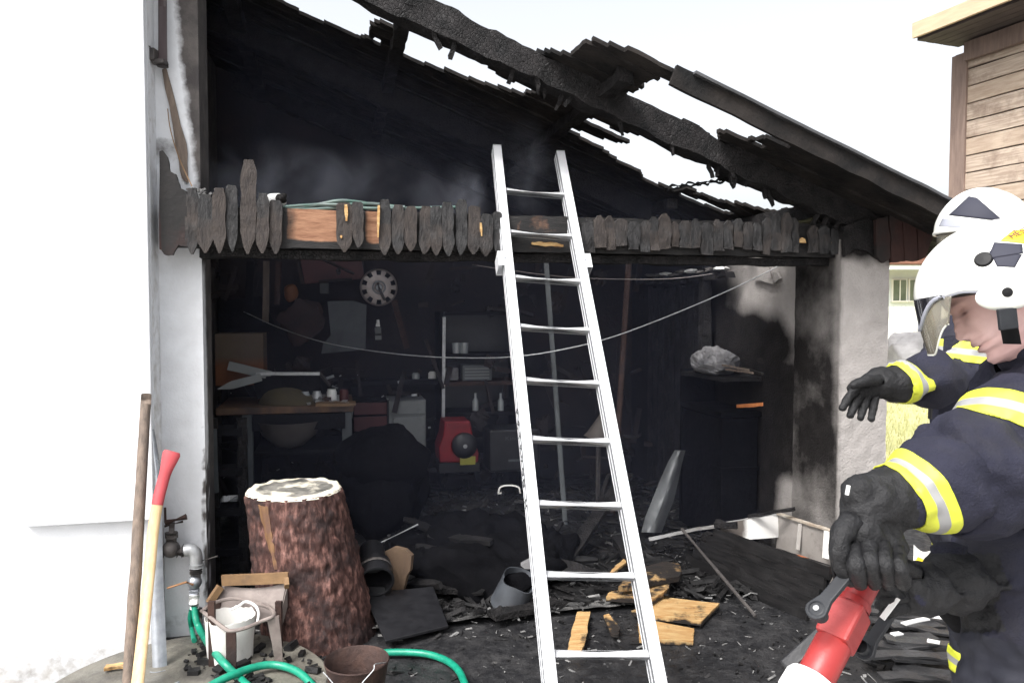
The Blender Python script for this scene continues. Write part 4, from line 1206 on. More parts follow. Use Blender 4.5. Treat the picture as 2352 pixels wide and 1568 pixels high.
    for i in range(46):
        c = S(r.uniform(uv(FP(590, 930, v0))[0], uv(FP(800, 930, v0))[0]), v0 + r.uniform(.03, .5), zt + .008)
        mb.box(c, r.uniform(.01, .06), r.uniform(.006, .03), r.uniform(.005, .025), Matrix.Rotation(r.uniform(0, 3), 3, 'Z'))
    tag(mb.build('bench_litter', M['galv']), 'bits of metal litter', None, None, 'stuff')
build_bench()

def build_backwall():
    v = 3.0
    # things hanging on the back wall
    T = thing('hubcap', 'silver car hubcap with ten slots hung on the back wall', 'hubcap', FP(870, 660, 2.95))
    c = FP(870, 660, 2.92); r_ = 43 * c.y / F
    ax = -V
    mb = MB(); n = 80
    a_, sx, sy = frame(ax)
    slots = 10
    def solid(rr, an):
        q = (an * slots / (2 * math.pi)) % 1
        return not (.66 < rr < .90 and .27 < q < .73)
    rad = [.0, .12, .22, .30, .45, .60, .66, .72, .78, .84, .90, .95, 1.0]
    hh = [.028, .028, .018, .020, .022, .020, .018, .016, .014, .012, .010, .006, -.008]
    vs = [c + a_ * hh[i] + (sx * math.cos(2 * math.pi * j / n) + sy * math.sin(2 * math.pi * j / n)) * rad[i] * r_ for i in range(len(rad)) for j in range(n)]
    fs = []
    for i in range(len(rad) - 1):
        for j in range(n):
            if solid((rad[i] + rad[i + 1]) / 2, 2 * math.pi * (j + .5) / n):
                fs.append((i * n + j, i * n + (j + 1) % n, (i + 1) * n + (j + 1) % n, (i + 1) * n + j))
    mb.add(vs, fs); mb.build('disc', M['hub'], T, smooth=True)
    mb = MB(); mb.lathe([(r_ * .36, .021), (r_ * .30, .027), (r_ * .27, .022)], c, ax, 32); mb.lathe([(.03, .024), (.024, .036), (.0, .038)], c, ax, 20); mb.build('centre_boss', M['steel'], T, smooth=True)
    mb = MB(); mb.lathe([(0, -.012), (r_ * .97, -.012)], c, ax, 40); mb.build('back_plate', M['blackr'], T)
    mb = MB(); mb.tube([FP(868, 650, 2.86), FP(872, 665, 2.85), FP(884, 690, 2.86)], .012, 8); mb.build('hook', M['iron'], T, smooth=True)
    quad = lambda nm, lb, ct, pts, mt, vv=2.98, th=.02: tag(quad_box(pts, vv, th, nm, M[mt]), lb, ct)
    quad('hanging_sheet', 'grey painted board hanging left of the hubcap', 'board', [(752, 692), (812, 690), (842, 700), (840, 800), (826, 804), (738, 812), (742, 790), (760, 770)], 'greyp', 2.9)
    quad('dark_red_board', 'dark red board high on the back wall under the beam', 'board', [(690, 596), (830, 596), (838, 640), (700, 652)], 'redbox', 3.0)
    quad('blue_sheet', 'dark blue sheet hanging at the left end of the back wall', 'sheet', [(500, 690), (600, 680), (640, 760), (500, 762)], 'blackr', 3.0)
    T = thing('caulk_tube', 'small pale tube hung on a nail beneath the hubcap', 'tube', FP(869, 780, 2.9))
    mb = MB(); mb.tube([FP(869, 780, 2.9), FP(868, 752, 2.9)], .028, 14); mb.build('body', M['cream'], T, smooth=True)
    mb = MB(); mb.tube([FP(868, 750, 2.9), FP(868, 742, 2.9), FP(868, 734, 2.9)], [.02, .016, .012], 10); mb.build('nozzle', M['whitep'], T, smooth=True)
    mb = MB(); mb.tube([FP(869, 766, 2.9), FP(869, 769, 2.9)], .0295, 14); mb.build('label_band', M['black'], T)
    for i, (x0, y0, x1, y1, w_, mt, lb) in enumerate(((612, 600, 610, 740, .05, 'pole', 'long wooden tool handle hanging at the left of the back wall'), (640, 600, 636, 700, .045, 'rust', 'rusty flat bar hanging right of the wooden tool handle'),
                                                      (575, 600, 572, 700, .06, 'blackr', 'black strap hanging left of the wooden tool handle'), (905, 690, 935, 800, .05, 'rust', 'brown lath sloping down right of the hubcap'))):
        mb = MB(); mb.plank(FP(x0, y0, 2.9), FP(x1, y1, 2.9), w_, .02, up=-V, n=6, amp=.004)
        tag(mb.build(('wooden_rod', 'hanging_bar', 'hanging_strap', 'brown_lath')[i], M[mt], loc=FP(x1, y1, 2.9)), lb, ('handle', 'bar', 'strap', 'lath')[i])
    c = FP(668, 672, 2.9)
    mb = MB(); mb.ell(c, (.06, .05, .075), amp=.2); tag(mb.build('orange_lamp', mat('dull orange', (.16, .06, .02), rough=.7), smooth=True, loc=c), 'dull orange lantern hanging on the back wall', 'lantern')
    c = FP(745, 662, 2.9)
    mb = MB(); mb.box(c, .07, .04, .09); tag(mb.build('switch_box', M['greyp'], loc=c, bevel=.005), 'small grey switch box on the back wall beside the red board', 'switch')
    mb = MB(); mb.ell(FP(690, 735, 2.85), (.16, .06, .17), amp=.8, sc=10); tag(mb.build('work_coat', mat('brown coat', (.05, .03, .028), (.03, .02, .02), rough=.9), smooth=True, loc=FP(690, 735, 2.85)), 'crumpled brown work coat hung on the back wall', 'coat')
    # cupboard and red drawers right of the bench
    T = thing('cream_cupboard', 'cream cupboard with an inset door, half hidden by a black drum', 'cupboard', base_of(935, 1060, 2.5, .02))
    mb, ua, ub, z0, t = frontbox(894, 979, 919, 1075, 2.5, .4); mb.build('carcass', M['cream'], T, bevel=.004)
    mb, *_ = frontbox(904, 977, 958, 1074, 2.47, .028); mb.build('door', M['cream'], T, bevel=.004)
    mb, *_ = frontbox(897, 977, 921, 950, 2.48, .018); mb.build('drawer', M['cream'], T, bevel=.004)
    T = thing('red_drawer_unit', 'dull red drawer unit between the workbench and the cream cupboard', 'drawers', base_of(850, 1060, 2.5, .02))
    mb, *_ = frontbox(811, 891, 921, 1075, 2.52, .35); mb.build('carcass', M['blackr'], T)
    for y0, y1 in ((925, 951), (957, 988), (994, 1030)):
        mb, *_ = frontbox(813, 889, y0, y1, 2.49, .028); d = mb.build('drawer', M['redbox'], T, bevel=.004)
    mb = MB(); mb.tube([FP(806, 960, 2.4), FP(810, 925, 2.4)], .012, 8); mb.build('bracket', M['cream'], T)
    # open shelf unit
    T = thing('shelf_unit', 'tall dark open shelf unit with a pale metal edge rail, left of the ladder', 'shelf', base_of(1100, 1100, 2.7, .02))
    v0 = 2.6
    fx0, fx1 = 1012, 1196
    mb, ua, ub, z0, t = frontbox(fx0, fx0 + 8, 716, 1120, v0, .35); mb.build('side_panel', M['blackr'], T)
    mb, *_ = frontbox(fx1 - 8, fx1, 716, 1120, v0, .35); mb.build('side_panel', M['blackr'], T)
    for y in (716, 812, 876, 946, 1040):
        mb, *_ = frontbox(fx0 + 9, fx1 - 9, y, y + 7, v0, .34); mb.build('shelf_board', M['blackr'] if y != 876 else M['rust'], T)
    mb, *_ = frontbox(fx0 + 9, fx1 - 9, 724, 1118, v0 + .341, .01); mb.build('back_panel', M['black'], T)
    mb = MB(); mb.plank(FP(1020, 728, v0 - .02), FP(1018, 957, v0 - .02), .026, .02, up=-V, n=4); mb.build('edge_rail', M['galv'], T)
    T = thing('radio', 'old pale radio with a grille on the middle shelf of the shelf unit', 'radio', FP(1090, 873, v0 + .05))
    mb, *_ = frontbox(1062, 1130, 838, 873, v0 + .05, .12); mb.build('case', M['greyp'], T, bevel=.005)
    for y in (845, 852, 859, 866):
        mb, *_ = frontbox(1068, 1124, y, y + 3, v0 + .043, .01); mb.build('grille_bar', M['cream'], T)
    mb = MB(); mb.bx(*(lambda q: (q - .16, q, v0 + .05, v0 + .15))(uv(FP(1055, 870, v0))[0]), FP(1050, 874, v0).z, FP(1050, 846, v0).z)
    tag(mb.build('grey_carton', M['bag'], loc=FP(1040, 873, v0), bevel=.004), 'grey carton left of the radio on the shelf unit', 'carton')
    for i, x in enumerate((1048, 1066)):
        c = FP(x, 811, v0 + .08); mb = MB(); mb.lathe([(0, 0), (.035, 0), (.04, .09), (.036, .09), (.03, .008), (0, .008)], c, Z, 20)
        tag(mb.build('drinking_glass', M['dullglass'], smooth=True, loc=c), ('left', 'right')[i] + ' one of two dull drinking glasses on the upper shelf of the shelf unit', 'glass', 'glasses on the shelf unit')
    for i, (x, lb) in enumerate(((1092, 'slim dull bottle left on the lower shelf of the shelf unit'), (1150, 'slim dull bottle right on the lower shelf of the shelf unit'))):
        c = FP(x, 944, v0 + .06); mb = MB(); mb.lathe([(0, 0), (.028, 0), (.028, .09), (.012, .12), (.012, .16), (0, .16)], c, Z, 16)
        tag(mb.build('bottle', M['dullglass'], smooth=True, loc=c), lb, 'bottle', 'bottles on the shelf unit')
    # small items on the wall shelf left of it
    for i, (x, y, mt, lb) in enumerate(((955, 862, 'dullglass', 'dull glass jar on the back shelf left of the shelf unit'), (993, 860, 'whitep', 'tiny white pot on the back shelf next to the pale rail'))):
        c = FP(x, y + 10, 2.8); mb = MB(); mb.lathe([(0, 0), (.035, 0), (.035, .05), (.022, .065), (0, .065)], c, Z, 16)
        tag(mb.build('jar', M[mt], smooth=True, loc=c), lb, 'jar')
    T = thing('wall_shelf', 'dark board shelf along the back wall behind the workbench', 'shelf', FP(900, 880, 2.8))
    mb, *_ = frontbox(760, 1005, 873, 884, 2.72, .3); mb.build('board', M['blackr'], T)
    mb, *_ = frontbox(800, 806, 884, 925, 2.72, .3); mb.build('bracket', M['blackr'], T)
    # red machine
    c0 = base_of(1058, 1075, 2.2, .02)
    T = thing('red_pump', 'red machine with round black fan cover and yellow sticker below the shelf unit', 'machine', c0)
    mb = MB(); mb.prism([FP(x, y, 2.22) for x, y in ((1022, 968), (1080, 966), (1086, 1000), (1100, 1040), (1098, 1062), (1010, 1062), (1008, 1030), (1018, 1000))], V * .28)
    mb.build('housing', M['redpaint'], T, bevel=.012)
    c = FP(1066, 1022, 2.21); r_ = 30 * c.y / F
    mb = MB(); mb.lathe([(r_, 0), (r_ * .97, .03), (r_ * .75, .05), (r_ * .3, .055), (0, .055)], c, -V, 32); fcv = mb.build('fan_cover', M['black'], T, smooth=True)
    mb = MB(); mb.lathe([(.018, .054), (.016, .062), (0, .064)], c, -V, 14); mb.build('hub', M['galv'], fcv, smooth=True)
    mb = MB(); mb.plank(FP(1028, 975, 2.20), FP(1076, 975, 2.20), .014, .02, up=Z, n=2); mb.build('carry_bar', M['redpaint'], T)
    mb, *_ = frontbox(1008, 1102, 1062, 1082, 2.24, .25); mb.build('base', M['black'], T, bevel=.004)
    mb, *_ = frontbox(1057, 1092, 1048, 1066, 2.19, .012); s_ = mb.build('sticker', M['yellow'], T)
    # black case with pale lettering, partly behind the ladder
    T = thing('black_case', 'black case with pale lettering behind the left rail of the ladder', 'case', base_of(1170, 1075, 2.1, .02))
    mb, *_ = frontbox(1125, 1240, 985, 1080, 2.15, .3); mb.build('body', M['black'], T, bevel=.02)
    o_ = FP(1160, 1011, 2.142)
    Mx = Matrix((U, Z, -V)).transposed().to_4x4(); Mx.translation = o_
    text_mesh('lettering', 'Kinder', .048, Mx, M['greyp'], T, sx=1.25)
    mb, *_ = frontbox(1168, 1215, 1054, 1058, 2.146, .006); mb.build('trim_strip', M['greyp'], T)
    # two upright pipes
    for i, (x0, y0, x1, y1, vv, w_, mt, nm, lb) in enumerate(((1254, 596, 1296, 1170, 1.3, .018, 'greyp', 'grey_pipe', 'thin grey pipe standing behind the ladder'), (1444, 600, 1418, 1010, 1.7, .022, 'rust', 'brown_pipe', 'dark brown pipe standing right of the ladder in the shed'))):
        a, b = FP(x0, y0, vv), FP(x1, y1, vv)
        mb = MB(); mb.tube([a, b, b + (b - a) * ((b.z - .03) / max(.01, a.z - b.z))], w_, 10)
        q = b + (b - a) * ((b.z - .03) / max(.01, a.z - b.z))
        tag(mb.build(nm, M[mt], smooth=True, loc=q), lb, 'pipe')
    c = FP(1372, 1012, 1.9)
    mb = MB(); mb.lathe([(.135, 0), (.12, .03), (.06, .22), (.03, .28), (.0, .285)], c + U * .02, (Z * 1 + U * .35), 26); mb.lathe([(0, .002), (.13, .002)], c + U * .02, (Z + U * .35), 26)
    T = thing('lamp_funnel', 'dusty brown funnel standing behind the ladder', 'funnel', c)
    mb.build('cone', mat('dusty funnel', (.10, .085, .075), (.07, .06, .055), rough=.7), T, smooth=True)
    mb = MB(); mb.tube([c - Z * .9, c + U * .01], .02, 8); mb.build('stand', M['iron'], T)
    # wires strung across
    def wire(pts, nm, lb, r_=.0035, mt='wire'):
        q = [FP(x, y, v) for x, y, v in pts]
        mb = MB(); mb.tube(spline(q, 8), r_, 6)
        tag(mb.build(nm, M[mt], smooth=True, loc=q[0]), lb, 'wire')
    wire([(560, 716, 2.6), (640, 752, 2.4), (740, 785, 2.1), (850, 805, 1.8), (970, 818, 1.5), (1100, 822, 1.2), (1190, 818, 1.0), (1280, 805, .9), (1400, 776, .8), (1550, 720, .75), (1700, 655, .7), (1830, 590, .65)], 'sagging_wire', 'long pale wire sagging across the whole shed opening', .0042, 'galv')
    wire([(1085, 608, 1.8), (1180, 622, 1.7), (1300, 636, 1.6), (1420, 641, 1.5), (1540, 640, 1.4), (1640, 628, 1.3), (1830, 596, .8)], 'upper_wire', 'thin dark wire hung under the beam right of the ladder', .003)
    wire([(1430, 588, 1.2), (1470, 593, 1.2), (1530, 589, 1.2)], 'short_wire', 'short pale wire end just under the beam right of the ladder', .003, 'galv')
build_backwall()

def build_right():
    # shelf in the recess
    T = thing('recess_shelf', 'charred shelf unit in the recess of the right wall by the column', 'shelf', S(3.35, 1.1, .02))
    for z, mt, dep in ((1.17, 'char', .30), (.93, 'soot', .30), (.55, 'soot', .28)):
        mb = MB(); mb.plank(S(3.34, .86, z), S(3.34, 1.49, z), dep, .03, n=14, amp=.008, sc=9, seed=z); mb.build('shelf_board', M[mt], T)
    mb = MB(); mb.plank(UPl(1692, 933, 3.185), UPl(1752, 928, 3.185), .012, .022, n=8, amp=.004, sc=20, wf=lambda t: .4 + .6 * math.sin(math.pi * min(1, t + .1))); mb.build('bare_edge', mat('scorched orange wood', (.40, .14, .04), (.28, .09, .03), rough=.7, scale=14), T)
    mb = MB(); mb.bx(3.19, 3.47, 1.48, 1.50, .02, 1.2); mb.build('side_panel', M['soot'], T)
    mb = MB(); mb.bx(3.20, 3.47, .87, 1.47, .03, .9); mb.build('charred_front', M['soot'], T)
    c = S(3.30, 1.17, 1.20)
    mb = MB()
    mb.ell(c + Z * .07, (.15, .22, .10), nu=40, nv=22)
    mb.v = [p + (p - c).normalized() * (.045 * noise.noise(p * 14) + .03 * abs(noise.noise(p * 26))) for p in mb.v]
    for p in mb.v: p.z = max(p.z, 1.187)
    tag(mb.build('crumpled_bag', M['bag'], loc=c), 'crumpled sooty grey bag on the recess shelf by the column', 'bag')
    for i, (x0, y0, x1, y1) in enumerate(((1660, 838, 1720, 850), (1668, 848, 1730, 856), (1700, 842, 1752, 858))):
        mb = MB(); mb.plank(UPl(x0, y0, 3.17), UPl(x1, y1, 3.15), .012, .012, n=6, amp=.004)
        tag(mb.build('slat', M['pole'] if i < 2 else M['char'], loc=UPl(x0, y0, 3.17)), ('upper', 'lower', 'right')[i] + ' one of three thin slats sticking out under the crumpled bag', 'slat', 'slats under the bag')
    # cloudy plastic sheet standing curled
    pts = [(1490, 1222), (1500, 1190), (1516, 1150), (1532, 1100), (1545, 1060), (1556, 1034)]
    w_ = [22, 24, 24, 20, 15, 11]
    def f(a, b):
        q = a * 5; i = min(int(q), 4); t = q - i
        x = pts[i][0] + (pts[i + 1][0] - pts[i][0]) * t; y = pts[i][1] + (pts[i + 1][1] - pts[i][1]) * t; ww = w_[i] + (w_[i + 1] - w_[i]) * t
        return FP(x + (b - .5) * 2 * ww + 6, y, 1.15 - .09 * math.cos(math.pi * (b - .5)) + .02 * nz((a * 5, b * 3, 0), 1))
    mb = MB(); mb.sheet(f, 24, 10, th=.004)
    tag(mb.build('plastic_sheet', M['plastic_sheet'], smooth=True, loc=FP(1492, 1222, 1.15)), 'cloudy curled plastic sheet standing on end right of the ladder', 'sheet')
    # overturned chest: white lined, charred outside
    A, Bq, C_, D_ = P(1648, 1219, 4.62), P(1913, 1304, 3.96), P(1851, 1428, 3.98), P(1571, 1290, 4.82)
    A2, B2 = P(1787, 1182, 4.88), P(1928, 1228, 4.20)
    base = (C_ + D_) / 2; base.z = .02
    T = thing('fallen_chest', 'overturned charred chest with a white inner lining lying before the column', 'chest', base)
    nrm = (Bq - A).cross(D_ - A).normalized()
    if nrm.y < 0: nrm = -nrm
    for q in range(5):
        t0, t1 = q / 5 + .012, (q + 1) / 5 - .012
        a = A.lerp(D_, (t0 + t1) / 2); b = Bq.lerp(C_, (t0 + t1) / 2); upv = (A - D_)
        mb = MB(); hh_ = (A - D_).length / 5
        mb.plank(a + nrm * (.004 * (q % 2)), b + nrm * (.004 * (q % 2)), .022, hh_ * .97, up=upv, n=44, amp=.010, sc=8, seed=q + 40)
        mb.build('charred_board', M['charboard'], T)
    mb = MB(); mb.prism([A + nrm * .03, Bq + nrm * .03, C_ + nrm * .03, D_ + nrm * .03], nrm * .01); mb.build('backing', M['blackr'], T)
    mb = MB(); q0, q1 = A.lerp(Bq, .55) + nrm * .03, Bq + nrm * .03
    mb.plank(q0 - Z * .02, q1 - Z * .02, .025, .035, n=12, amp=.006, sc=12); mb.build('raw_edge', mat('raw orange wood', (.42, .13, .05), (.30, .09, .035), rough=.65, scale=12, dirt=(.06, .03, .02), dscale=10), T)
    # lining: far wall, right wall, inner floor
    lin = M['white']
    Al = A + (A2 - A) * .06
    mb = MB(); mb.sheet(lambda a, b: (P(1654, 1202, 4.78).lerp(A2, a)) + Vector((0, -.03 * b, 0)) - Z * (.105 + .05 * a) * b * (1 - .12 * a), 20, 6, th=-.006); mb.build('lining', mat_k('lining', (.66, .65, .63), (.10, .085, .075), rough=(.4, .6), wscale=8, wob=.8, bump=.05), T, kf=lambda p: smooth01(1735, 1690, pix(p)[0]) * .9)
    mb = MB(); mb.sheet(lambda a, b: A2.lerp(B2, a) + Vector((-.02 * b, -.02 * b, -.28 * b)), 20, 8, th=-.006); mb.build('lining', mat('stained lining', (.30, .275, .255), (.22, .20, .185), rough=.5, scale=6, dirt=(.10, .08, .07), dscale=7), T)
    mb = MB(); mb.plank(P(1900, 1220, 4.26), P(1896, 1282, 4.2), .035, .012, up=-V, n=5); mb.build('lining_strip', M['white'], T)
    mb = MB(); mb.plank(P(1838, 1202, 4.58), P(1832, 1262, 4.54), .02, .012, up=-V, n=5); mb.build('lining_strip', mat('lining rib', (.36, .34, .32), rough=.5), T)
    mb = MB(); mb.plank(A2 + Z * .008, B2 + Z * .008, .03, .012, n=12, amp=.003); mb.build('rim', mat('browned rim', (.30, .22, .15), (.5, .46, .4), rough=.5, scale=12), T)
    mb = MB(); mb.plank(P(1490, 1237, 4.95), A2 + Z * .010, .03, .014, n=26, amp=.006, sc=8); mb.build('rim', mat('grey rim', (.42, .42, .42), (.16, .15, .14), rough=.5, scale=7), T)
    mb = MB(); mb.plank(P(1640, 1204, 4.75), P(1690, 1208, 4.70), .05, .03, n=10, amp=.02, sc=14); mb.plank(P(1625, 1222, 4.72), P(1612, 1262, 4.75), .05, .04, n=8, amp=.02, sc=14); mb.build('charred_lump', M['char'], T)
    mb = MB(); mb.plank(P(1720, 1186, 4.85), P(1824, 1168, 4.65), .03, .02, n=14, amp=.006, sc=12)
    tag(mb.build('burnt_stick', M['char'], loc=P(1770, 1176, 5.0)), 'burnt stick lying across the rim of the overturned chest', 'stick')
    mb = MB(); a, b = P(1566, 1258, 4.7), P(1735, 1452, 3.95); a.z = max(a.z, .06); b.z = .035
    mb.tube([a + Z * .12, a.lerp(b, .5) + Z * .06, b], .010, 8)
    tag(mb.build('metal_rod', M['iron'], smooth=True, loc=b), 'thin dark metal rod lying slanted in front of the overturned chest', 'rod')
    # wood scraps on the floor: (outline, z, thickness, label)
    SCR = [([(1413, 1299), (1436, 1281), (1442, 1288), (1400, 1320), (1396, 1318)], .10, .02, 'narrow yellow stick poking out left of the right ladder rail', .1),
           ([(1478, 1302), (1530, 1286), (1560, 1290), (1566, 1306), (1560, 1320), (1500, 1334), (1470, 1345), (1420, 1352), (1452, 1318)], .13, .03, 'half burnt yellow slab with a rounded black end, topmost of the scraps', .45),
           ([(1400, 1358), (1470, 1342), (1540, 1338), (1536, 1350), (1500, 1375), (1450, 1370), (1392, 1368)], .09, .03, 'yellow scrap wedge under the half burnt slab', .28),
           ([(1520, 1370), (1652, 1384), (1610, 1426), (1500, 1412), (1450, 1402), (1490, 1392)], .05, .025, 'broad orange board scrap with square right end on the shed floor', .05),
           ([(1468, 1420), (1594, 1440), (1592, 1470), (1468, 1466)], .03, .025, 'pale yellow board scrap lying nearest the camera', -.05),
           ([(1326, 1404), (1356, 1404), (1346, 1462), (1336, 1494), (1303, 1494), (1312, 1450)], .04, .02, 'pale cream board end flecked with soot seen between the ladder rails', -.02),
           ([(1386, 1412), (1398, 1408), (1424, 1440), (1420, 1456), (1404, 1454)], .04, .016, 'small reddish brown wood chip between the ladder rails', .3),
           ([(1150, 1362), (1178, 1350), (1200, 1352), (1220, 1366), (1214, 1392), (1170, 1400), (1152, 1385)], .06, .05, 'scorched orange wood block left of the ladder', .35),
           ([(1102, 1220), (1150, 1190), (1172, 1182), (1178, 1192), (1130, 1222), (1108, 1230)], .18, .03, 'pale split stick on the dark heap left of the ladder', .25)]
    for i, (poly, z, th, lb, k0) in enumerate(SCR):
        pp = [G(x, y, z) for x, y in poly]
        fine = []
        for q in range(len(pp)):
            a, b = pp[q], pp[(q + 1) % len(pp)]
            for t in range(5):
                e = a.lerp(b, t / 5)
                if t: e = e + Vector((nz(e, 30), nz(e + Vector((4, 0, 0)), 30), 0)) * .008
                fine.append(e)
        tl = rnd.uniform(-.02, .02)
        c0 = sum(pp, Vector()) / len(pp)
        for e in fine: e.z += (e - c0).x * tl * 3
        mb = MB()
        # top as a fan so that charring can vary over it
        nf = len(fine)
        mids = [c0.lerp(e, .6) for e in fine]
        vs = [c0] + mids + fine + [e - Z * th for e in fine]
        fs = [(0, 1 + j, 1 + (j + 1) % nf) for j in range(nf)] + [(1 + j, 1 + nf + j, 1 + nf + (j + 1) % nf, 1 + (j + 1) % nf) for j in range(nf)] + \
             [(1 + nf + j, 1 + 2 * nf + j, 1 + 2 * nf + (j + 1) % nf, 1 + nf + (j + 1) % nf) for j in range(nf)] + [tuple(1 + 2 * nf + j for j in reversed(range(nf)))]
        mb.add(vs, fs)
        zt = z
        o = mb.build('wood_scrap', M['bare'], loc=(c0.x, c0.y, z - th), kf=lambda p, k0=k0, zt=zt, th=th: k0 + .14 + .55 * nz(p + Vector((k0 * 9, 0, 0)), 11) + (.55 if p.z < zt - th * .9 else 0))
        tag(o, lb, 'wood scrap', 'burnt wood scraps on the shed floor')
build_right()

def build_middle():
    # charred drum in front of the cupboard
    c = base_of(890, 1260, 1.15, .02)
    T = thing('black_drum', 'charred black drum under a sooty cover behind the log', 'drum', c)
    zt = FP(890, 1000, 1.15).z
    mb = MB(); mb.ell(c + V * .25 + Z * zt * .42, (.27, .28, zt * .56), nu=44, nv=30); mb.v = [p + Vector((nz(p, 4), nz(p + Vector((3, 0, 0)), 4), nz(p, 3))) * .09 + Vector((nz(p, 13), 0, nz(p + Vector((0, 5, 0)), 11))) * .025 for p in mb.v]; mb.build('body', M['soot'], T, smooth='all')
    mb = MB(); mb.ell(c + V * .25 + Z * (zt * .74), (.30, .28, zt * .27), nu=40, nv=24); mb.v = [p + Vector((nz(p, 5), nz(p + Vector((3, 0, 0)), 5), nz(p, 4) - .6 * max(0, (p - c).dot(U)))) * .08 + Vector((nz(p, 15), 0, nz(p, 13))) * .02 for p in mb.v]; mb.build('cover', M['soot'], T, smooth='all')
    # low black table-like heap
    c = base_of(1070, 1230, 1.0, .02)
    hc = (G(962, 1140, .42) + G(1225, 1120, .42) + G(1200, 1186, .42) + G(960, 1196, .42)) / 4; hc.z = .0
    T = thing('scorched_heap', 'low black heap of scorched boards and soot in the middle of the shed', 'heap', hc)
    mb = MB(); mb.ell(hc + Z * .10, (.66, .55, .20), nu=70, nv=40)
    mb.v = [p + Vector((nz(p, 3.2), nz(p + Vector((3, 0, 0)), 3.2), nz(p, 3.6))) * .12 + Vector((nz(p, 10), nz(p, 11), nz(p + Vector((2, 0, 0)), 12))) * .05 + Vector((0, 0, nz(p, 26))) * .02 for p in mb.v]
    mb.build('soot_mass', M['soot'], T, smooth='all')
    r = random.Random(19)
    for i in range(26):
        a = r.uniform(0, 6.28); d = .62 * math.sqrt(r.random()); c = hc + Vector((math.cos(a) * d * 1.1, math.sin(a) * d * .9, .29 - .34 * d + r.uniform(-.02, .03)))
        q = Vector((math.cos(r.uniform(-.9, .9)), r.uniform(-.8, .8), r.uniform(-.45, .35))).normalized() * r.uniform(.10, .34)
        mb = MB(); mb.plank(c - q, c + q, r.uniform(.03, .10), r.uniform(.012, .03), up=Vector((r.uniform(-.4, .4), -.4, 1)), n=10, amp=.012, sc=10, seed=i + 60, wf=lambda t: 1 - .5 * abs(2 * t - 1) ** 3)
        mb.build('charred_board', M['charboard'] if i % 3 else M['char'], T)
    # white bent tube handle on it
    q = lambda x, y, z: G(x, y, z)
    zz = .43
    mb = MB(); mb.tube(spline([P(1145, 1132, 5.2), P(1148, 1120, 5.2), P(1160, 1115, 5.2), P(1180, 1115, 5.2), P(1192, 1120, 5.2), P(1195, 1132, 5.2)], 6), .006, 8); mb.tube([P(1143, 1133, 5.2), P(1152, 1133, 5.2)], .014, 8)
    tag(mb.build('bent_wire', M['white'], smooth=True, loc=P(1145, 1134, 5.2)), 'thin white bent wire handle on the low black table', 'handle')
    mb = MB(); mb.tube([P(848, 1258, 4.4), P(960, 1204, 4.6)], .006, 6)
    tag(mb.build('thin_rod', M['galv'], smooth=True, loc=P(848, 1258, 4.4)), 'thin pale rod slanting up beside the charred drum', 'rod')
    # torn cardboard and bent duct
    pp = [P(x, y, 4.15) for x, y in ((858, 1275), (880, 1268), (905, 1256), (930, 1262), (945, 1276), (942, 1310), (934, 1322), (926, 1354), (900, 1354), (898, 1336), (880, 1310))]
    mb = MB(); mb.prism(pp, Vector((.01, .03, 0))); tag(mb.build('torn_cardboard', M['cardp'], loc=P(910, 1354, 4.15)), 'torn brown cardboard standing behind the bent duct', 'cardboard')
    c = P(862, 1322, 3.95)
    T = thing('bent_duct', 'dark plastic duct with a wide open mouth beside the log', 'duct', (c.x, c.y, .03))
    ax = Vector((.25, -.9, -.35)).normalized()
    mb = MB(); rr = .090
    mb.lathe([(rr * .75, -.22), (rr * .8, -.1), (rr, -.08), (rr, .03), (rr * 1.06, .035), (rr * 1.06, .05), (rr * .95, .052), (rr * .9, .0), (rr * .7, -.1), (0, -.12)], c, ax, 30); mb.build('pipe', M['black'], T, smooth=True)
    mb = MB(); mb.lathe([(rr * 1.03, -.01), (rr * 1.06, -.006), (rr * 1.06, .006), (rr * 1.03, .01)], c - ax * .03, ax, 30); mb.build('ring', M['iron'], T, smooth=True)
    mb = MB(); mb.plank(Vector((c.x, c.y + .05, c.z - .06)), Vector((c.x, c.y + .05, .025)), .1, .1, n=3); mb.build('foot', M['black'], T)
    # black flat panel lying at an angle by the log
    pp = [P(836, 1380, 3.95), P(995, 1368, 4.1), P(1030, 1440, 3.80), P(885, 1450, 3.62)]
    for p in pp: p.z = max(p.z, .04)
    pp[0].z = .16; pp[1].z = .14; pp[2].z = .05; pp[3].z = .05
    mb = MB(); mb.prism(pp, -Z * .015); tag(mb.build('flat_sheet', M['black'], loc=(pp[3].x, pp[3].y, .03), bevel=.003), 'flat black panel tilted on the debris right of the log', 'panel')
    # crushed grey bucket
    c = P(1172, 1360, 4.15); c.z = .03
    mb = MB(); mb.lathe([(.0, .0), (.085, 0), (.11, .15), (.105, .15), (.08, .01), (.0, .012)], c, Vector((.35, -.25, 1)), 40, amp=.075, sc=9)
    tag(mb.build('crushed_bucket', mat('sooty grey bucket', (.055, .062, .072), (.025, .027, .032), rough=.6, scale=6), smooth=True, loc=c), 'crushed sooty grey bucket behind the left ladder rail', 'bucket')
    mb = MB(); pp = [P(x, y, 4.25) for x, y in ((1196, 1298), (1222, 1284), (1240, 1284), (1240, 1306), (1205, 1306))]; mb.prism(pp, Vector((0, .05, .0)))
    tag(mb.build('pale_shard', M['bag'], loc=P(1210, 1306, 4.25)), 'pale shard beside the left ladder rail above the crushed bucket', 'shard')
    # charred loose planks criss-crossing on the floor
    r = random.Random(8)
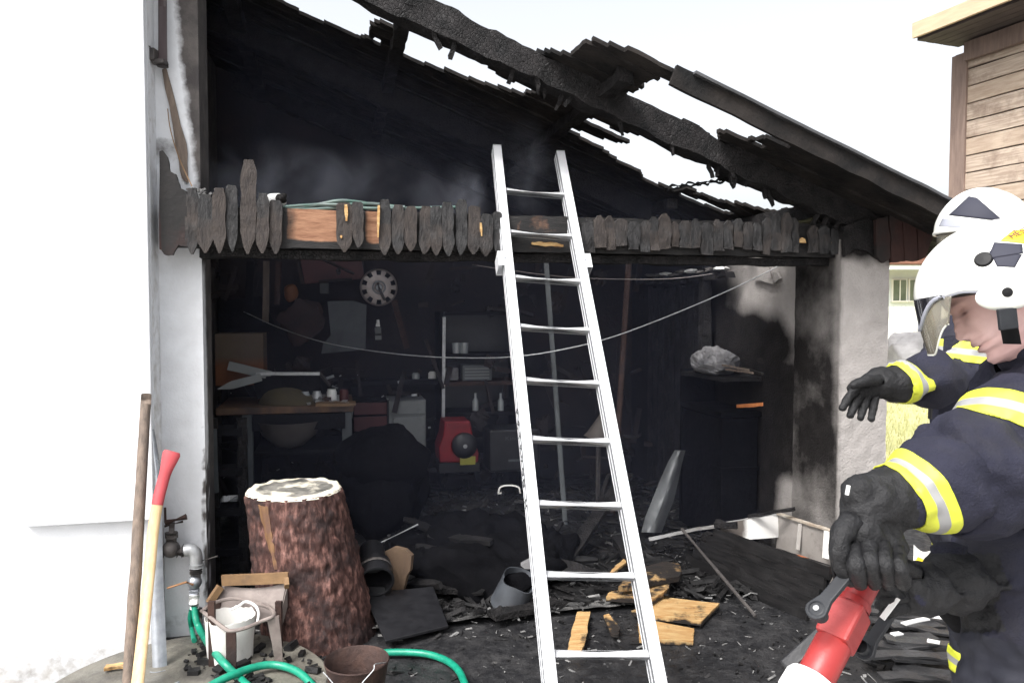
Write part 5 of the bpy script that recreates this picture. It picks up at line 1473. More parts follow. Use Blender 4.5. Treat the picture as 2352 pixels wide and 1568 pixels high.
    PL = [((1440, 1090), (1280, 1290), 5.4, 4.6, 'long charred plank leaning back behind the upper ladder rungs'), ((1000, 1330), (1130, 1345), 4.2, 4.25, 'charred plank lying left of the crushed bucket'), ((1420, 1250), (1500, 1400), 5.0, 4.2, 'charred plank lying along the right ladder rail'),
          ((1280, 1260), (1420, 1240), 4.9, 5.0, 'charred plank lying crosswise behind the ladder'), ((960, 1260), (1110, 1300), 4.6, 4.4, 'charred plank half buried behind the torn cardboard'), ((1350, 1190), (1400, 1090), 5.2, 5.5, 'thin charred lath standing behind the ladder'), ((1130, 1400), (1280, 1360), 3.9, 4.1, 'charred plank under the scorched orange block')]
    for i, (a, b, ya, yb, lb) in enumerate(PL):
        p, q = P(*a, ya), P(*b, yb)
        if i != 5 and i != 0: p.z = .06 + .04 * (i % 3); q.z = .05
        if i == 0: q.z = .05
        if i == 5: p.z = .05
        mb = MB(); mb.plank(p, q, .09 if i != 5 else .03, .03, n=16, amp=.012, sc=9, seed=i)
        tag(mb.build('charred_plank', M['char'], loc=(p + q) / 2), lb, 'plank', 'charred planks on the shed floor')
    # rubble: charcoal bits, ash flakes
    def scatter(name, n, region, size, mt, seed, hfn=lambda u_, v_: 0.0):
        r = random.Random(seed); mb = MB()
        for i in range(n):
            u_, v_ = region(r)
            s_ = size(r)
            z = .03 + hfn(u_, v_)
            c = S(u_, v_, z + s_ * .12)
            A = Matrix.Rotation(r.uniform(0, 6.28), 3, 'Z') @ Matrix.Rotation(r.uniform(-.6, .6), 3, 'X') @ Matrix.Rotation(r.uniform(-.5, .5), 3, 'Y')
            l, w_, h = s_ * r.uniform(.6, 2.6), s_ * r.uniform(.18, .6), s_ * r.uniform(.10, .35)
            pts = []
            for sx in (-1, 1):
                for sy in (-1, 1):
                    for sz in (-1, 1):
                        pts.append(c + A @ Vector((sx * l / 2 * r.uniform(.6, 1), sy * w_ / 2 * r.uniform(.5, 1), sz * h / 2 * r.uniform(.6, 1))))
            mb.add(pts, [(0, 1, 3, 2), (4, 6, 7, 5), (0, 4, 5, 1), (2, 3, 7, 6), (0, 2, 6, 4), (1, 5, 7, 3)])
        o = mb.build(name, M[mt]); tag(o, kind='stuff'); return o
    def heap(u_, v_):
        h = .15 * math.exp(-((u_ - 1.4) ** 2 / .8 + (v_ - 1.6) ** 2 / .5)) + .04 * math.exp(-((u_ - 2.2) ** 2 / .4 + (v_ - 1.8) ** 2 / .5))
        return (h + .04 * smooth01(.4, 1.1, v_) + .025 * nz((u_, v_, 0), 4)) * (1 - .9 * smooth01(2.2, 2.6, u_) * smooth01(1.9, 1.5, v_))
    mb = MB(); mb.sheet(lambda a, b: S(.1 + 3.35 * a, .25 + 2.6 * b, .02 + heap(.1 + 3.35 * a, .25 + 2.6 * b) * smooth01(.02, .14, b) * smooth01(0, .06, a) * smooth01(1, .94, a) + .016 * nz((a * 30, b * 24, 0), 1) - .05 * (1 - smooth01(.0, .07, b))), 110, 90)
    tag(mb.build('debris_heap', M['floor'], smooth='all'), kind='stuff')
    scatter('charcoal_debris', 5600, lambda r: (r.uniform(.05, 3.4), .05 + 2.6 * r.random() ** 1.5), lambda r: .010 + .085 * r.random() ** 6, 'debris', 3, heap)
    scatter('ash_flakes', 500, lambda r: (r.uniform(.1, 3.3), .0 + 1.8 * r.random() ** 1.4), lambda r: .010 + .035 * r.random() ** 3, 'ashbit', 4, heap)
    scatter('yard_charcoal', 2600, lambda r: (r.uniform(.0, 4.2), -.05 - 2.1 * r.random() ** 1.3), lambda r: .006 + .035 * r.random() ** 4, 'debris', 5, lambda a, b: -.028)
    scatter('yard_ash', 700, lambda r: (r.uniform(.4, 4.2), .05 - 1.9 * r.random() ** 1.5), lambda r: .006 + .026 * r.random() ** 4, 'ashbit', 6, lambda a, b: -.026)
    # charcoal on the round cover
    r = random.Random(12); mb = MB()
    for i in range(150):
        a = r.uniform(-.7, 1.9); d = .15 + .40 * r.random()
        c = SC_C + Vector((math.cos(a) * d * 1.0, math.sin(a) * d, .088)); s_ = .008 + .05 * r.random() ** 2.5
        A = Matrix.Rotation(r.uniform(0, 6), 3, 'Z') @ Matrix.Rotation(r.uniform(-.5, .5), 3, 'X')
        mb.box(c, s_ * 1.3, s_ * .7, s_ * .5, A)
    tag(mb.build('cover_charcoal', M['debris']), kind='stuff')
    mb = MB(); c = G(258, 1530, .095); mb.plank(c - U * .03, c + U * .10, .04, .014, n=8, amp=.006, sc=20)
    tag(mb.build('wood_chip', M['bare'], loc=c, kf=lambda p: .35), 'scorched orange wood chip on the round concrete cover behind the pole', 'wood scrap')
    # tangle of wet charred sheets on the right, behind the hose nozzle
    r = random.Random(31)
    T = thing('charred_bundle', 'bundle of wet charred boards with glinting edges behind the red nozzle', 'boards', G(2120, 1500))
    for i in range(16):
        a = G(2000 + r.uniform(-40, 70), 1395 + i * 10 + r.uniform(-14, 14), .05 + .06 * r.random()); b = G(2190 + r.uniform(-60, 80), 1405 + i * 10 + r.uniform(-22, 26), .05 + .05 * r.random())
        mb = MB(); mb.plank(a, b, .06 + .03 * r.random(), .012, n=10, amp=.012, sc=9, seed=i); mb.build('charred_board', mat('wet char %d' % i, (.014, .014, .015), (.04, .04, .042), rough=.22 + .2 * r.random(), scale=9, bump=.4), T)
    for i, (x0, y0, x1, y1) in enumerate(((2120, 1412, 2180, 1420), (2075, 1433, 2130, 1420), (2050, 1456, 2070, 1452), (2130, 1470, 2160, 1476))):
        mb = MB(); mb.plank(G(x0, y0, .14), G(x1, y1, .14), .03, .006, n=6, amp=.004); mb.build('pale_splinter', M['whitep'], T)
build_middle()

def build_more():
    # left end of the shed just inside the pier
    T = thing('charred_rack', 'charred upright rack just inside the white pier at the left end of the shed', 'rack', FP(520, 1400, .85))
    for x, w_ in ((488, .06), (556, .05)):
        a = FP(x, 960, .8); mb = MB(); mb.plank(a, Vector((a.x, a.y, .03)), w_, .05, up=-V, n=20, amp=.008, sc=10); mb.build('post', M['char'], T)
    for y in (990, 1080, 1170, 1260):
        mb = MB(); mb.plank(FP(484, y, .84), FP(560, y - 4, .84), .04, .18, up=-V, n=8, amp=.008); mb.build('shelf_board', M['blackr'], T)
    a, b = FP(489, 985, .74), FP(494, 1130, .74); mb = MB(); mb.tube([a, b], .022, 10)
    tag(mb.build('grey_tube', M['greyp'], smooth=True, loc=b), 'short grey tube standing in the charred rack beside the pier', 'tube')
    mb = MB(); mb.plank(FP(470, 726, .47), FP(470, 862, .47), .034, .02, up=-V, n=12, amp=.006)
    tag(mb.build('pale_lath', M['cream'], loc=FP(470, 862, .47)), 'short pale lath on the inner edge of the white pier', 'lath')
    r = random.Random(77)
    # soot coated odds and ends nobody could name, along the back wall and on the bench
    mb = MB()
    for i in range(260):
        x = r.uniform(490, 1500); y = r.choice((r.uniform(600, 720), r.uniform(820, 935), r.uniform(960, 1120), r.uniform(960, 1120)))
        if 780 < x < 950 and y < 720: continue
        vv = r.uniform(2.4, 3.1); c = FP(x, y, vv); s_ = .02 + .12 * r.random() ** 2
        A = Matrix.Rotation(TH + r.uniform(-.5, .5), 3, 'Z') @ Matrix.Rotation(r.uniform(-.5, .5), 3, 'Y')
        q = r.random()
        if q < .4: mb.plank(c - A @ Vector((0, 0, s_ * 1.6)), c + A @ Vector((0, 0, s_ * 1.6)), .02 + .03 * r.random(), .02, up=-V, n=3, amp=.006)
        elif q < .7: mb.plank(c - A @ Vector((s_ * 1.4, 0, 0)), c + A @ Vector((s_ * 1.4, 0, 0)), .05, .012 + .03 * r.random(), n=3, amp=.006)
        else: mb.ell(c, (s_ * .7, s_ * .5, s_ * .8), nu=10, nv=7, amp=.7, sc=20)
    tag(mb.build('sooty_clutter', M['back']), kind='stuff')
    mb = MB()
    for i in range(45):
        x = r.uniform(500, 1000); y = r.choice((r.uniform(860, 930), r.uniform(960, 1110)))
        c = FP(x, y, r.uniform(2.3, 3.0)); s_ = .006 + .022 * r.random() ** 2
        mb.box(c, s_ * r.uniform(.6, 3), s_, s_ * r.uniform(.4, 1.5), Matrix.Rotation(r.uniform(-.6, .6), 3, 'Y'))
    tag(mb.build('glinting_bits', M['steel']), kind='stuff')
build_more()

# ================================================================== BEHIND ON THE RIGHT
def build_wood_house():
    C = P(2190, 400, 7.0); C.z = 0
    wd = Vector((.369, -1, 0)).normalized(); nn = Vector((-wd.y * -1, 0, 0))
    nn = Vector((wd.y, -wd.x, 0)); nn = nn if nn.x < 0 else -nn
    T = thing('timber_house', 'timber clad house with pale roof edge on the right behind the firefighters', 'house', C + wd * 1.0)
    hgt = lambda y: CZ + (710 - y) / F * 7.0
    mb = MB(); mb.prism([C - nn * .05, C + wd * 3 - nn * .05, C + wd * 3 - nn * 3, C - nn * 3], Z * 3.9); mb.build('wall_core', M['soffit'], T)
    ys = [140, 178, 216, 254, 293, 331, 369, 407, 445]
    step = (hgt(140) - hgt(445)) / 8
    z = hgt(140) + step; r = random.Random(2)
    i = 0
    while z > .1:
        z0 = z - step
        mb = MB(); off = r.uniform(-.002, .003)
        a = C + wd * .14 + nn * (.012 + off) + Z * (z0 + step / 2); b = C + wd * 2.9 + nn * (.012 + off) + Z * (z0 + step / 2)
        mb.plank(a, b, .024, step - .012, up=Z, n=26, amp=.003, sc=5, seed=i)
        mb.build('cladding_board', M['oldwood'] if i % 3 else mat('weathered cladding b', (.50, .40, .31), (.36, .27, .20), rough=.8, scale=5, bump=.35, stretch=(1, 1, 7), dirt=(.24, .17, .13), dscale=3), T)
        z = z0; i += 1
    for (s_, w_, o_, mt) in ((.085, .115, .030, 'corner'), (.005, .05, .016, 'corner')):
        mb = MB(); c = C + wd * s_ + nn * o_; mb.plank(c + Z * .05, c + Z * (hgt(140)), w_, .03, up=nn, n=20, amp=.004, sc=4, wf=lambda t: 1.0); mb.build('corner_board', M[mt], T)
    # roof edge
    e = .52
    zl = CZ + (710 - 97) / F * (C + nn * e).y
    A = C + nn * e - wd * .0
    mb = MB()
    poly = [A + Z * (zl + .02), A - nn * (e + .25) + Z * (zl + .02 - .12) , A - nn * (e + .25) + Z * (zl + .14), A + Z * (zl + .15)]
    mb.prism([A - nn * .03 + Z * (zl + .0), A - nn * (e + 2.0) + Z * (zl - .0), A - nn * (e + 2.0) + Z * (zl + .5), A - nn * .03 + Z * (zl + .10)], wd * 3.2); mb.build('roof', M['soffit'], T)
    mb = MB(); mb.plank(A + Z * (zl + .055), A + wd * 3.2 + Z * (zl + .055), .028, .13, up=Z, n=16, amp=.003, sc=3); mb.build('fascia_board', M['fascia'], T)
    for j in range(5):
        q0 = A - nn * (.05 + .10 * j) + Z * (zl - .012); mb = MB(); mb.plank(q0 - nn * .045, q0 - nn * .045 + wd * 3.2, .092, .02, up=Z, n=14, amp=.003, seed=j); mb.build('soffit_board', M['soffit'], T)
    mb = MB(); q = C + nn * .05 + Z * (hgt(140) - .01); mb.plank(q + wd * .14, q + wd * 2.9, .06, .16, up=Z, n=10, amp=.004); mb.build('frieze_board', M['corner'], T)
build_wood_house()

def build_far():
    Y = 26; c = P(2120, 700, Y); zc = lambda y: CZ + (710 - y) / F * Y
    T = thing('pale_bungalow', 'pale distant bungalow with brown roof edge and dark window', 'house', (c.x, Y, 0))
    X = lambda x: (x - 1176) / F * Y
    mb = MB(); mb.box((X(2120), Y + 2, zc(640) / 2 + .3), 5, 4, zc(612) - .0); mb.build('wall', M['pale'], T)
    mb = MB(); mb.box((X(2120), Y + 1.6, zc(605)), 5.8, 5.4, .16); mb.box((X(2120), Y + 2, zc(596)), 5.2, 5, .2); mb.build('roof', M['roofbrown'], T)
    mb = MB(); mb.box((X(2120), Y - 1.0, zc(618)), 5.8, .06, .14); mb.build('gutter', M['pale'], T)
    for i, x in enumerate((2062, 2100)):
        f = MB(); f.box((X(x), Y - .04, zc(667)), .50, .07, .78); fr = f.build('window', M['fence'], T)
        g_ = MB(); g_.box((X(x), Y - .085, zc(667)), .42, .03, .70); g_.build('pane', M['window'], fr)
        g_ = MB(); g_.box((X(x), Y - .105, zc(667)), .03, .02, .70); g_.build('mullion', M['fence'], fr)
        g_ = MB(); g_.box((X(x), Y - .10, zc(692)), .55, .12, .04); g_.build('sill', M['fence'], fr)
    T = thing('picket_fence', 'low white fence in front of the pale bungalow', 'fence', (X(2120), 18, 0))
    Xf = lambda x: (x - 1176) / F * 18; zf = lambda y: CZ + (710 - y) / F * 18
    for i in range(16):
        x = 2020 + i * 9
        mb = MB(); mb.box((Xf(x), 18, zf(757) / 2 + zf(738) / 2), .055, .02, zf(735) - .5); mb.build('fence_picket', M['fence'], T)
    for y in (742, 756):
        mb = MB(); mb.box((Xf(2085), 18.02, zf(y)), 1.7, .03, .05); mb.build('rail', M['fence'], T)
    for i in range(3):
        mb = MB(); mb.box((Xf(2020 + 66 * i), 18.05, .5), .07, .07, 1.0); mb.build('fence_post', M['fence'], T)
    # grey covered heap
    c = P(2085, 800, 13.5); c.z = 0
    mb = MB(); mb.ell(c + Z * .45, (.52, .6, .80), nu=40, nv=26)
    mb.v = [p + Vector((nz(p, 3), nz(p + Vector((4, 0, 0)), 3), nz(p, 4))) * .16 + Vector((nz(p, 12), 0, nz(p, 11))) * .03 for p in mb.v]
    for p in mb.v: p.z = max(p.z, .0)
    tag(mb.build('tarpaulin_heap', M['tarp'], smooth='all', loc=c), 'heap under a crumpled grey tarpaulin on the grass beyond the column', 'tarpaulin')
    # trees showing grey between beam and roof
build_far()

# ================================================================== FIREFIGHTERS
def evaluated(mb, vox, smooth_it, tmp='tmp_body'):
    me = bpy.data.meshes.new(tmp); me.from_pydata([tuple(p) for p in mb.v], [], mb.f)
    bm = bmesh.new(); bm.from_mesh(me); bmesh.ops.recalc_face_normals(bm, faces=bm.faces); bm.to_mesh(me); bm.free()
    o = bpy.data.objects.new(tmp, me); COL.objects.link(o)
    m = o.modifiers.new('r', 'REMESH'); m.mode = 'VOXEL'; m.voxel_size = vox
    s_ = o.modifiers.new('s', 'SMOOTH'); s_.iterations = smooth_it; s_.factor = .5
    bpy.context.view_layer.update()
    out = bpy.data.meshes.new_from_object(o.evaluated_get(bpy.context.evaluated_depsgraph_get()))
    bpy.data.objects.remove(o)
    return out
def limb(mb, pts, rs, n=14):
    for i in range(len(pts) - 1):
        a, b = Vector(pts[i]), Vector(pts[i + 1])
        mb.tube([a, b], [rs[i], rs[i + 1]], n)
    for p, r_ in zip(pts, rs): mb.ell(p, r_, nu=n, nv=10)
def interp(tab, x):
    for (a, va), (b, vb) in zip(tab, tab[1:]):
        if x <= b:
            t = (x - a) / (b - a); t = max(0, min(1, t)); t = t * t * (3 - 2 * t)
            return va + (vb - va) * t
    return tab[-1][1]
def head_mesh(O, f, u, scale=1.0):
    """a head: O under the chin on the head's axis, f the way it looks, u its up"""
    f = f.normalized(); u = (u - f * u.dot(f)).normalized(); s = f.cross(u)
    FR = [(0, .060), (.012, .086), (.022, .090), (.036, .083), (.046, .093), (.052, .0915), (.055, .087), (.059, .096), (.066, .096), (.075, .089), (.10, .085), (.125, .084), (.138, .083), (.150, .090), (.165, .091), (.185, .084), (.205, .055), (.215, .0)]
    WD = [(0, .030), (.02, .045), (.05, .058), (.08, .066), (.11, .071), (.14, .072), (.17, .070), (.195, .055), (.215, .0)]
    BK = [(0, .01), (.03, .04), (.06, .075), (.10, .092), (.14, .097), (.175, .085), (.20, .055), (.215, .0)]
    NO = [(0, 0), (.070, .0), (.077, .006), (.084, .020), (.092, .024), (.105, .019), (.122, .011), (.140, .004), (.150, 0), (.3, 0)]
    g = lambda x, w_: math.exp(-(x / w_) ** 2)
    vs = []; ks = []; nH, nA = 96, 110
    for i in range(nH + 1):
        h = .215 * i / nH
        fr, wd_, bk = interp(FR, h), interp(WD, h), interp(BK, h)
        for j in range(nA):
            q = 2 * math.pi * j / nA
            if q > math.pi: q -= 2 * math.pi
            # more points around the face
            q = q * (.55 + .45 * abs(q) / math.pi)
            cq, sq = math.cos(q), math.sin(q)
            if cq >= 0:
                x = fr * abs(cq) ** .80; y = wd_ * math.copysign(abs(sq) ** .92, sq)
            else:
                x = -bk * abs(cq) ** .9; y = wd_ * math.copysign(abs(sq) ** .9, sq)
            k = 0.0
            if cq > 0:
                nw = .0085 + .007 * g(h - .083, .012)
                x += interp(NO, h) * g(y, nw * 1.15)
                x += .0055 * g(h - .083, .008) * g(abs(y) - .0155, .0055)                    # wing of the nose
                ey = abs(y) - .031
                x -= .0125 * g(h - .131, .015) * g(ey, .017)                               # socket
                x += .0075 * g(h - .1305, .0075) * g(ey, .0125)                            # lid over the ball
                x -= .0035 * g(h - .1265, .0016) * g(ey, .012)
                x += .0035 * g(h - .151, .008) * g(abs(y) - .026, .02)
                x += .004 * g(h - .108, .018) * g(abs(y) - .045, .02)
                x -= .0045 * g(h - .055, .0022) * g(y, .024)                               # mouth line
                x -= .004 * g(h - .060, .02) * g(abs(y) - .034, .009)
                lip = g(h - .047, .007) * g(y, .022) + g(h - .0625, .006) * g(y, .023)
                k = max(k, .60 * min(1, lip * 1.5))
                k = max(k, .95 * g(h - .0552, .0020) * g(y, .023))
                k = max(k, .85 * g(h - .1535 + .012 * (abs(y) - .03), .0055) * g(abs(y) - .031, .020))
                k = max(k, 1.0 * g(h - .1265, .0036) * g(ey, .0145))
                k = max(k, .20 * g(h - .022, .022)); k = max(k, .15 * g(h - .071, .006) * g(y, .03))                     # stubble on the chin
                k = max(k, .8 * g(h - .0765, .0025) * g(abs(y) - .009, .0035))              # nostril
                k = max(k, .14 * g(h - .10, .02) * g(abs(y) - .045, .02))
            vs.append(O + (f * x + s * y + u * h) * scale); ks.append(k)
    fs = []
    for i in range(nH):
        for j in range(nA):
            a0, a1 = i * nA + j, i * nA + (j + 1) % nA
            fs.append((a0, a1, a1 + nA, a0 + nA))
    fs.append(tuple(reversed(range(nA))))
    # ears
    for sg in (-1, 1):
        b0 = len(vs); c = O + (f * -.008 + s * (sg * .073) + u * .108) * scale
        e = MB(); Aq = Matrix((f, s, u)).transposed(); e.ell(c, (.017 * scale, .008 * scale, .031 * scale), Aq, nu=14, nv=10)
        vs += e.v; ks += [.15] * len(e.v); fs += [[i + b0 for i in q] for q in e.f]
    return vs, fs, ks, s
def ridge(p, s_): return 1 - 2 * abs(noise.noise(p * s_))
def img_basis(x, y):
    """level axes across the line of sight: to the right, and towards the camera"""
    d = ray(x, y); d.z = 0; d.normalize()
    return Vector((d.y, -d.x, 0)), -d
def finger(mb, pts, rs):
    sp = spline(pts, 5); n = len(sp)
    rr = []
    for i in range(n):
        q = i / (n - 1) * (len(rs) - 1); k = min(int(q), len(rs) - 2); t = q - k
        rr.append((rs[k] + (rs[k + 1] - rs[k]) * t) * (1 + .05 * math.cos(2 * math.pi * q)))
    d = (sp[-1] - sp[-2]).normalized(); e = rr[-1]
    pts2 = sp + [sp[-1] + d * e * .45, sp[-1] + d * e * .8, sp[-1] + d * e * .95]
    mb.tube(pts2, rr + [e * .88, e * .55, e * .15], 12)
def make_person(label, root, mb, vox, head, region, folds, mats, fingers=None):
    """one continuous body; region(p) gives the cloth, folds(p) the depth of its creases"""
    me = evaluated(mb, vox, 7)
    N = len(me.vertices)
    co = [v.co.copy() for v in me.vertices]; no = [v.normal.copy() for v in me.vertices]
    faces = [list(p.vertices) for p in me.polygons]
    for i in range(N):
        d = folds(co[i])
        if d: co[i] = co[i] + no[i] * d
    body_co = [c.copy() for c in co]
    hv, hf, hk, _ = head
    allv = co + hv; allf = faces + [[i + N for i in q] for q in hf]
    nf = len(fingers.v) if fingers else 0
    if fingers:
        allf = allf + [[i + len(allv) for i in q] for q in fingers.f]; allv = allv + [v + Vector((nz(v, 60), nz(v + Vector((1, 0, 0)), 60), nz(v + Vector((2, 0, 0)), 60))) * .0022 for v in fingers.v]
    T = thing('person', label, 'person', root)
    nm = bpy.data.meshes.new('body'); nm.from_pydata([tuple(v - Vector(root)) for v in allv], [], allf)
    for m_ in mats: nm.materials.append(M[m_])
    idx = []
    for q in faces:
        c = (allv[q[0]] + allv[q[2]]) / 2
        idx.append(region(c))
    idx += [3] * len(hf)
    if fingers: idx += [2] * len(fingers.f)
    nm.polygons.foreach_set('material_index', idx)
    nm.polygons.foreach_set('use_smooth', [True] * len(allf))
    at = nm.attributes.new('k', 'FLOAT', 'POINT'); at.data.foreach_set('value', [0.0] * N + [float(x) for x in hk] + [0.0] * nf)
    bpy.data.meshes.remove(me)
    o = bpy.data.objects.new('body', nm); COL.objects.link(o); o.parent = T
    return T, body_co, faces
def band(T, co, faces, c, axis, w_, rad, name='reflective_band', lift=.003, test=None):
    """a strip of trim round the body between two planes across axis"""
    axis = axis.normalized(); c = Vector(c)
    bm = bmesh.new(); mp = {}
    for q in faces:
        ctr = (co[q[0]] + co[q[2]]) / 2
        d = (ctr - c).dot(axis)
        if abs(d) > w_ * .5 + .02: continue
        if ((ctr - c) - axis * d).length > rad: continue
        if test and not test(ctr): continue
        vv = []
        for i in q:
            if i not in mp: mp[i] = bm.verts.new(co[i])
            vv.append(mp[i])
        try: bm.faces.new(vv)
        except ValueError: pass
    for sg in (1, -1):
        bmesh.ops.bisect_plane(bm, geom=bm.verts[:] + bm.edges[:] + bm.faces[:], plane_co=c + axis * (sg * w_ * .5), plane_no=axis * sg, clear_outer=True)
    bm.normal_update()
    for v in list(bm.verts): v.co = v.co + v.normal * lift
    bmesh.ops.triangulate(bm, faces=bm.faces[:])
    r0 = wloc(T)
    ks = [((v.co - c).dot(axis)) / w_ + .5 for v in bm.verts]
    for v in bm.verts: v.co -= r0
    me = bpy.data.meshes.new(name); bm.to_mesh(me); bm.free()
    me.materials.append(M['reflect'])
    at = me.attributes.new('k', 'FLOAT', 'POINT'); at.data.foreach_set('value', ks)
    me.polygons.foreach_set('use_smooth', [True] * len(me.polygons))
    o = bpy.data.objects.new(name, me); COL.objects.link(o); o.parent = T
    so_ = o.modifiers.new('thick', 'SOLIDIFY'); so_.thickness = .0025; so_.offset = -1
    return o
class Ell:
    def __init__(s, c, f, u, a, b, h):
        s.c = Vector(c); s.f = f.normalized(); s.u = (u - s.f * u.dot(s.f)).normalized(); s.s = s.f.cross(s.u); s.a, s.b, s.h = a, b, h
    def pt(s, az, el, k=1.0):
        return s.c + (s.f * (math.cos(el) * math.cos(az) * s.a) + s.s * (math.cos(el) * math.sin(az) * s.b) + s.u * (math.sin(el) * s.h)) * k
    def hit(s, px, py, lift=0.0):
        d = ray(px, py); o = CAM - s.c
        D = Vector((d.dot(s.f) / s.a, d.dot(s.s) / s.b, d.dot(s.u) / s.h)); O = Vector((o.dot(s.f) / s.a, o.dot(s.s) / s.b, o.dot(s.u) / s.h))
        A, B_, C_ = D.dot(D), 2 * D.dot(O), O.dot(O) - 1
        q = B_ * B_ - 4 * A * C_
        t = (-B_ - math.sqrt(q)) / (2 * A) if q > 0 else -B_ / (2 * A)
        p = CAM + d * t; w_ = p - s.c
        n_ = (s.f * (w_.dot(s.f) / s.a ** 2) + s.s * (w_.dot(s.s) / s.b ** 2) + s.u * (w_.dot(s.u) / s.h ** 2)).normalized()
        return p + n_ * lift, n_
def curved_patch(E, poly, name, mt, parent, lift=.003, n=10, th=.004):
    """a badge following the helmet: outline given by its corners, resampled as a quad a-b-c-d"""
    a, b, c, d = poly
    def f(s_, t):
        x = (a[0] * (1 - s_) + b[0] * s_) * (1 - t) + (d[0] * (1 - s_) + c[0] * s_) * t
        y = (a[1] * (1 - s_) + b[1] * s_) * (1 - t) + (d[1] * (1 - s_) + c[1] * s_) * t
        return E.hit(x, y, lift)[0]
    mb = MB(); mb.sheet(f, n, n, th=th)
    return mb.build(name, mt, parent, smooth='all')
def helmet_shell(T, E, ellow, name='helmet'):
    mb = MB(); nA, nE = 96, 30
    def f(a, b):
        az = -math.pi + 2 * math.pi * a; lo_ = ellow(abs(math.degrees(az)))
        el = R(lo_) + (math.pi / 2 - R(lo_)) * b
        p = E.pt(az, el)
        # a shallow crest along the middle
        sd_ = abs((p - E.c).dot(E.s)) / E.b
        return p + E.u * .006 * math.exp(-(sd_ / .16) ** 2) * math.sin(el)
    mb.sheet(f, nA, nE, th=.005)
    return mb.build(name, M['helmet'], T, smooth='all')

def person_near():
    root = Vector((1.10, 1.62, 0))
    mb = MB()
    p = lambda x, y, Y: P(x, y, Y)
    # trunk and legs
    mb.ell(p(2470, 985, 1.64), (.20, .19, .25)); mb.ell(p(2470, 1180, 1.66), (.185, .18, .22)); mb.ell(p(2440, 1330, 1.64), (.175, .18, .17))
    limb(mb, [p(2500, 930, 1.62), p(2425, 845, 1.58), p(2395, 800, 1.56)], [.12, .080, .070])
    limb(mb, [p(2430, 940, 1.56), p(2490, 910, 1.80)], [.10, .11])
    limb(mb, [(1.07, 1.55, 1.0), (1.0, 1.44, .56), (1.08, 1.52, .14)], [.125, .098, .085]); limb(mb, [(1.18, 1.80, 1.0), (1.20, 1.80, .56), (1.28, 1.86, .14)], [.125, .098, .085])
    for q in ((1.04, 1.50, .055), (1.24, 1.84, .055)): mb.ell(q, (.15, .065, .055)); 
    # near arm
    S_, A1, E_, F1_, C_ = p(2412, 955, 1.50), p(2325, 1002, 1.43), p(2235, 1088, 1.38), p(2145, 1112, 1.345), p(2060, 1140, 1.325)
    limb(mb, [S_, A1, E_, F1_, C_], [.108, .106, .104, .082, .058])
    mb.ell(p(2120, 1062, 1.345), (.050, .05, .034))
    # near glove: gauntlet, palm, fingers closed on the handle
    limb(mb, [p(2058, 1142, 1.325), p(2010, 1148, 1.31), p(1986, 1170, 1.30)], [.051, .047, .038])
    mb.ell(p(1972, 1135, 1.30), (.028, .03, .034))
    limb(mb, [p(1986, 1170, 1.30), p(1978, 1225, 1.295), p(1990, 1262, 1.295)], [.038, .042, .040])
    mb.ell(p(2010, 1255, 1.30), (.052, .042, .042))
    fg = MB()
    for i in range(4):
        x = 1962 + i * 33; dy = (2, -6, -2, 14)[i]; ln = (.98, 1.06, 1.0, .82)[i]
        finger(fg, [p(x - 2, 1236 + dy, 1.290), p(x, 1262 + dy, 1.258), p(x + 4, 1262 + dy + 36 * ln, 1.225), p(x + 10, 1262 + dy + 64 * ln, 1.240), p(x + 14, 1262 + dy + 78 * ln, 1.268)], [.0135, .0145, .0145, .0135, .0115])
    finger(fg, [p(1962, 1190, 1.285), p(1936, 1222, 1.262), p(1928, 1262, 1.250), p(1936, 1302, 1.250), p(1952, 1330, 1.256)], [.020, .019, .0165, .0155, .0130])
    # far arm: forearm and glove on the other side of the handle
    limb(mb, [p(2470, 930, 1.80), p(2400, 1200, 1.72), p(2290, 1300, 1.56)], [.11, .105, .085])
    limb(mb, [p(2290, 1300, 1.56), p(2190, 1335, 1.47), p(2120, 1352, 1.42)], [.078, .062, .05])
    mb.ell(p(2090, 1352, 1.405), (.05, .045, .045))
    for i in range(4):
        y = 1322 + i * 23; ln = (1.0, 1.05, 1.0, .85)[i]
        finger(fg, [p(2092, y, 1.405), p(2066, y + 2, 1.372), p(2075 - 32 * ln, y + 8, 1.366), p(2075 - 50 * ln, y + 20, 1.385)], [.0140, .0145, .0135, .0115])
    finger(fg, [p(2100, 1318, 1.39), p(2076, 1300, 1.37), p(2052, 1304, 1.352)], [.018, .0155, .013])
    cuffdir = (C_ - F1_).normalized()
    def region(c):
        x, y = pix(c)
        if (c - C_).dot(cuffdir) > -.006 and x < 2110 and y < 1420: return 2
        if c.x < P(2262, 1300, 1.54).x and c.y > 1.36 and 1270 < y < 1450 and (c - p(2190, 1335, 1.47)).length < .20: return 2
        if c.y < 1.36 and x < 2090 and 1180 < y < 1420: return 2
        if c.z < 1.0: return 1 if c.z > .16 else 2
        return 0
    armax = (E_ - S_).normalized()
    def folds(c):
        if region(c) == 2: return .0035 * ridge(c, 30) + .003 * nz(c, 55)
        q = c + Vector((nz(c, 5), nz(c + Vector((3, 0, 0)), 5), nz(c + Vector((0, 3, 0)), 5))) * .05
        ba = abs((c - p(2300, 975, 1.42)).dot((E_ - S_).normalized()))
        calm = smooth01(.02, .09, min(ba, abs((c - p(2092, 1136, 1.335)).dot(cuffdir))))
        return (.017 * (ridge(Vector((q.x * .8 - q.z * .5, q.y, q.z * 1.5 + q.x * .4)), 8.0) - .3) + .008 * ridge(q, 18) + .0035 * nz(q, 42)) * (.25 + .75 * calm)
    rx, tc = img_basis(2293, 668)
    f = (-rx * .80 + tc * .16 - Z * .585).normalized(); u = (-rx * .59 + Z * .81)
    O = P(2383, 792, 1.54)
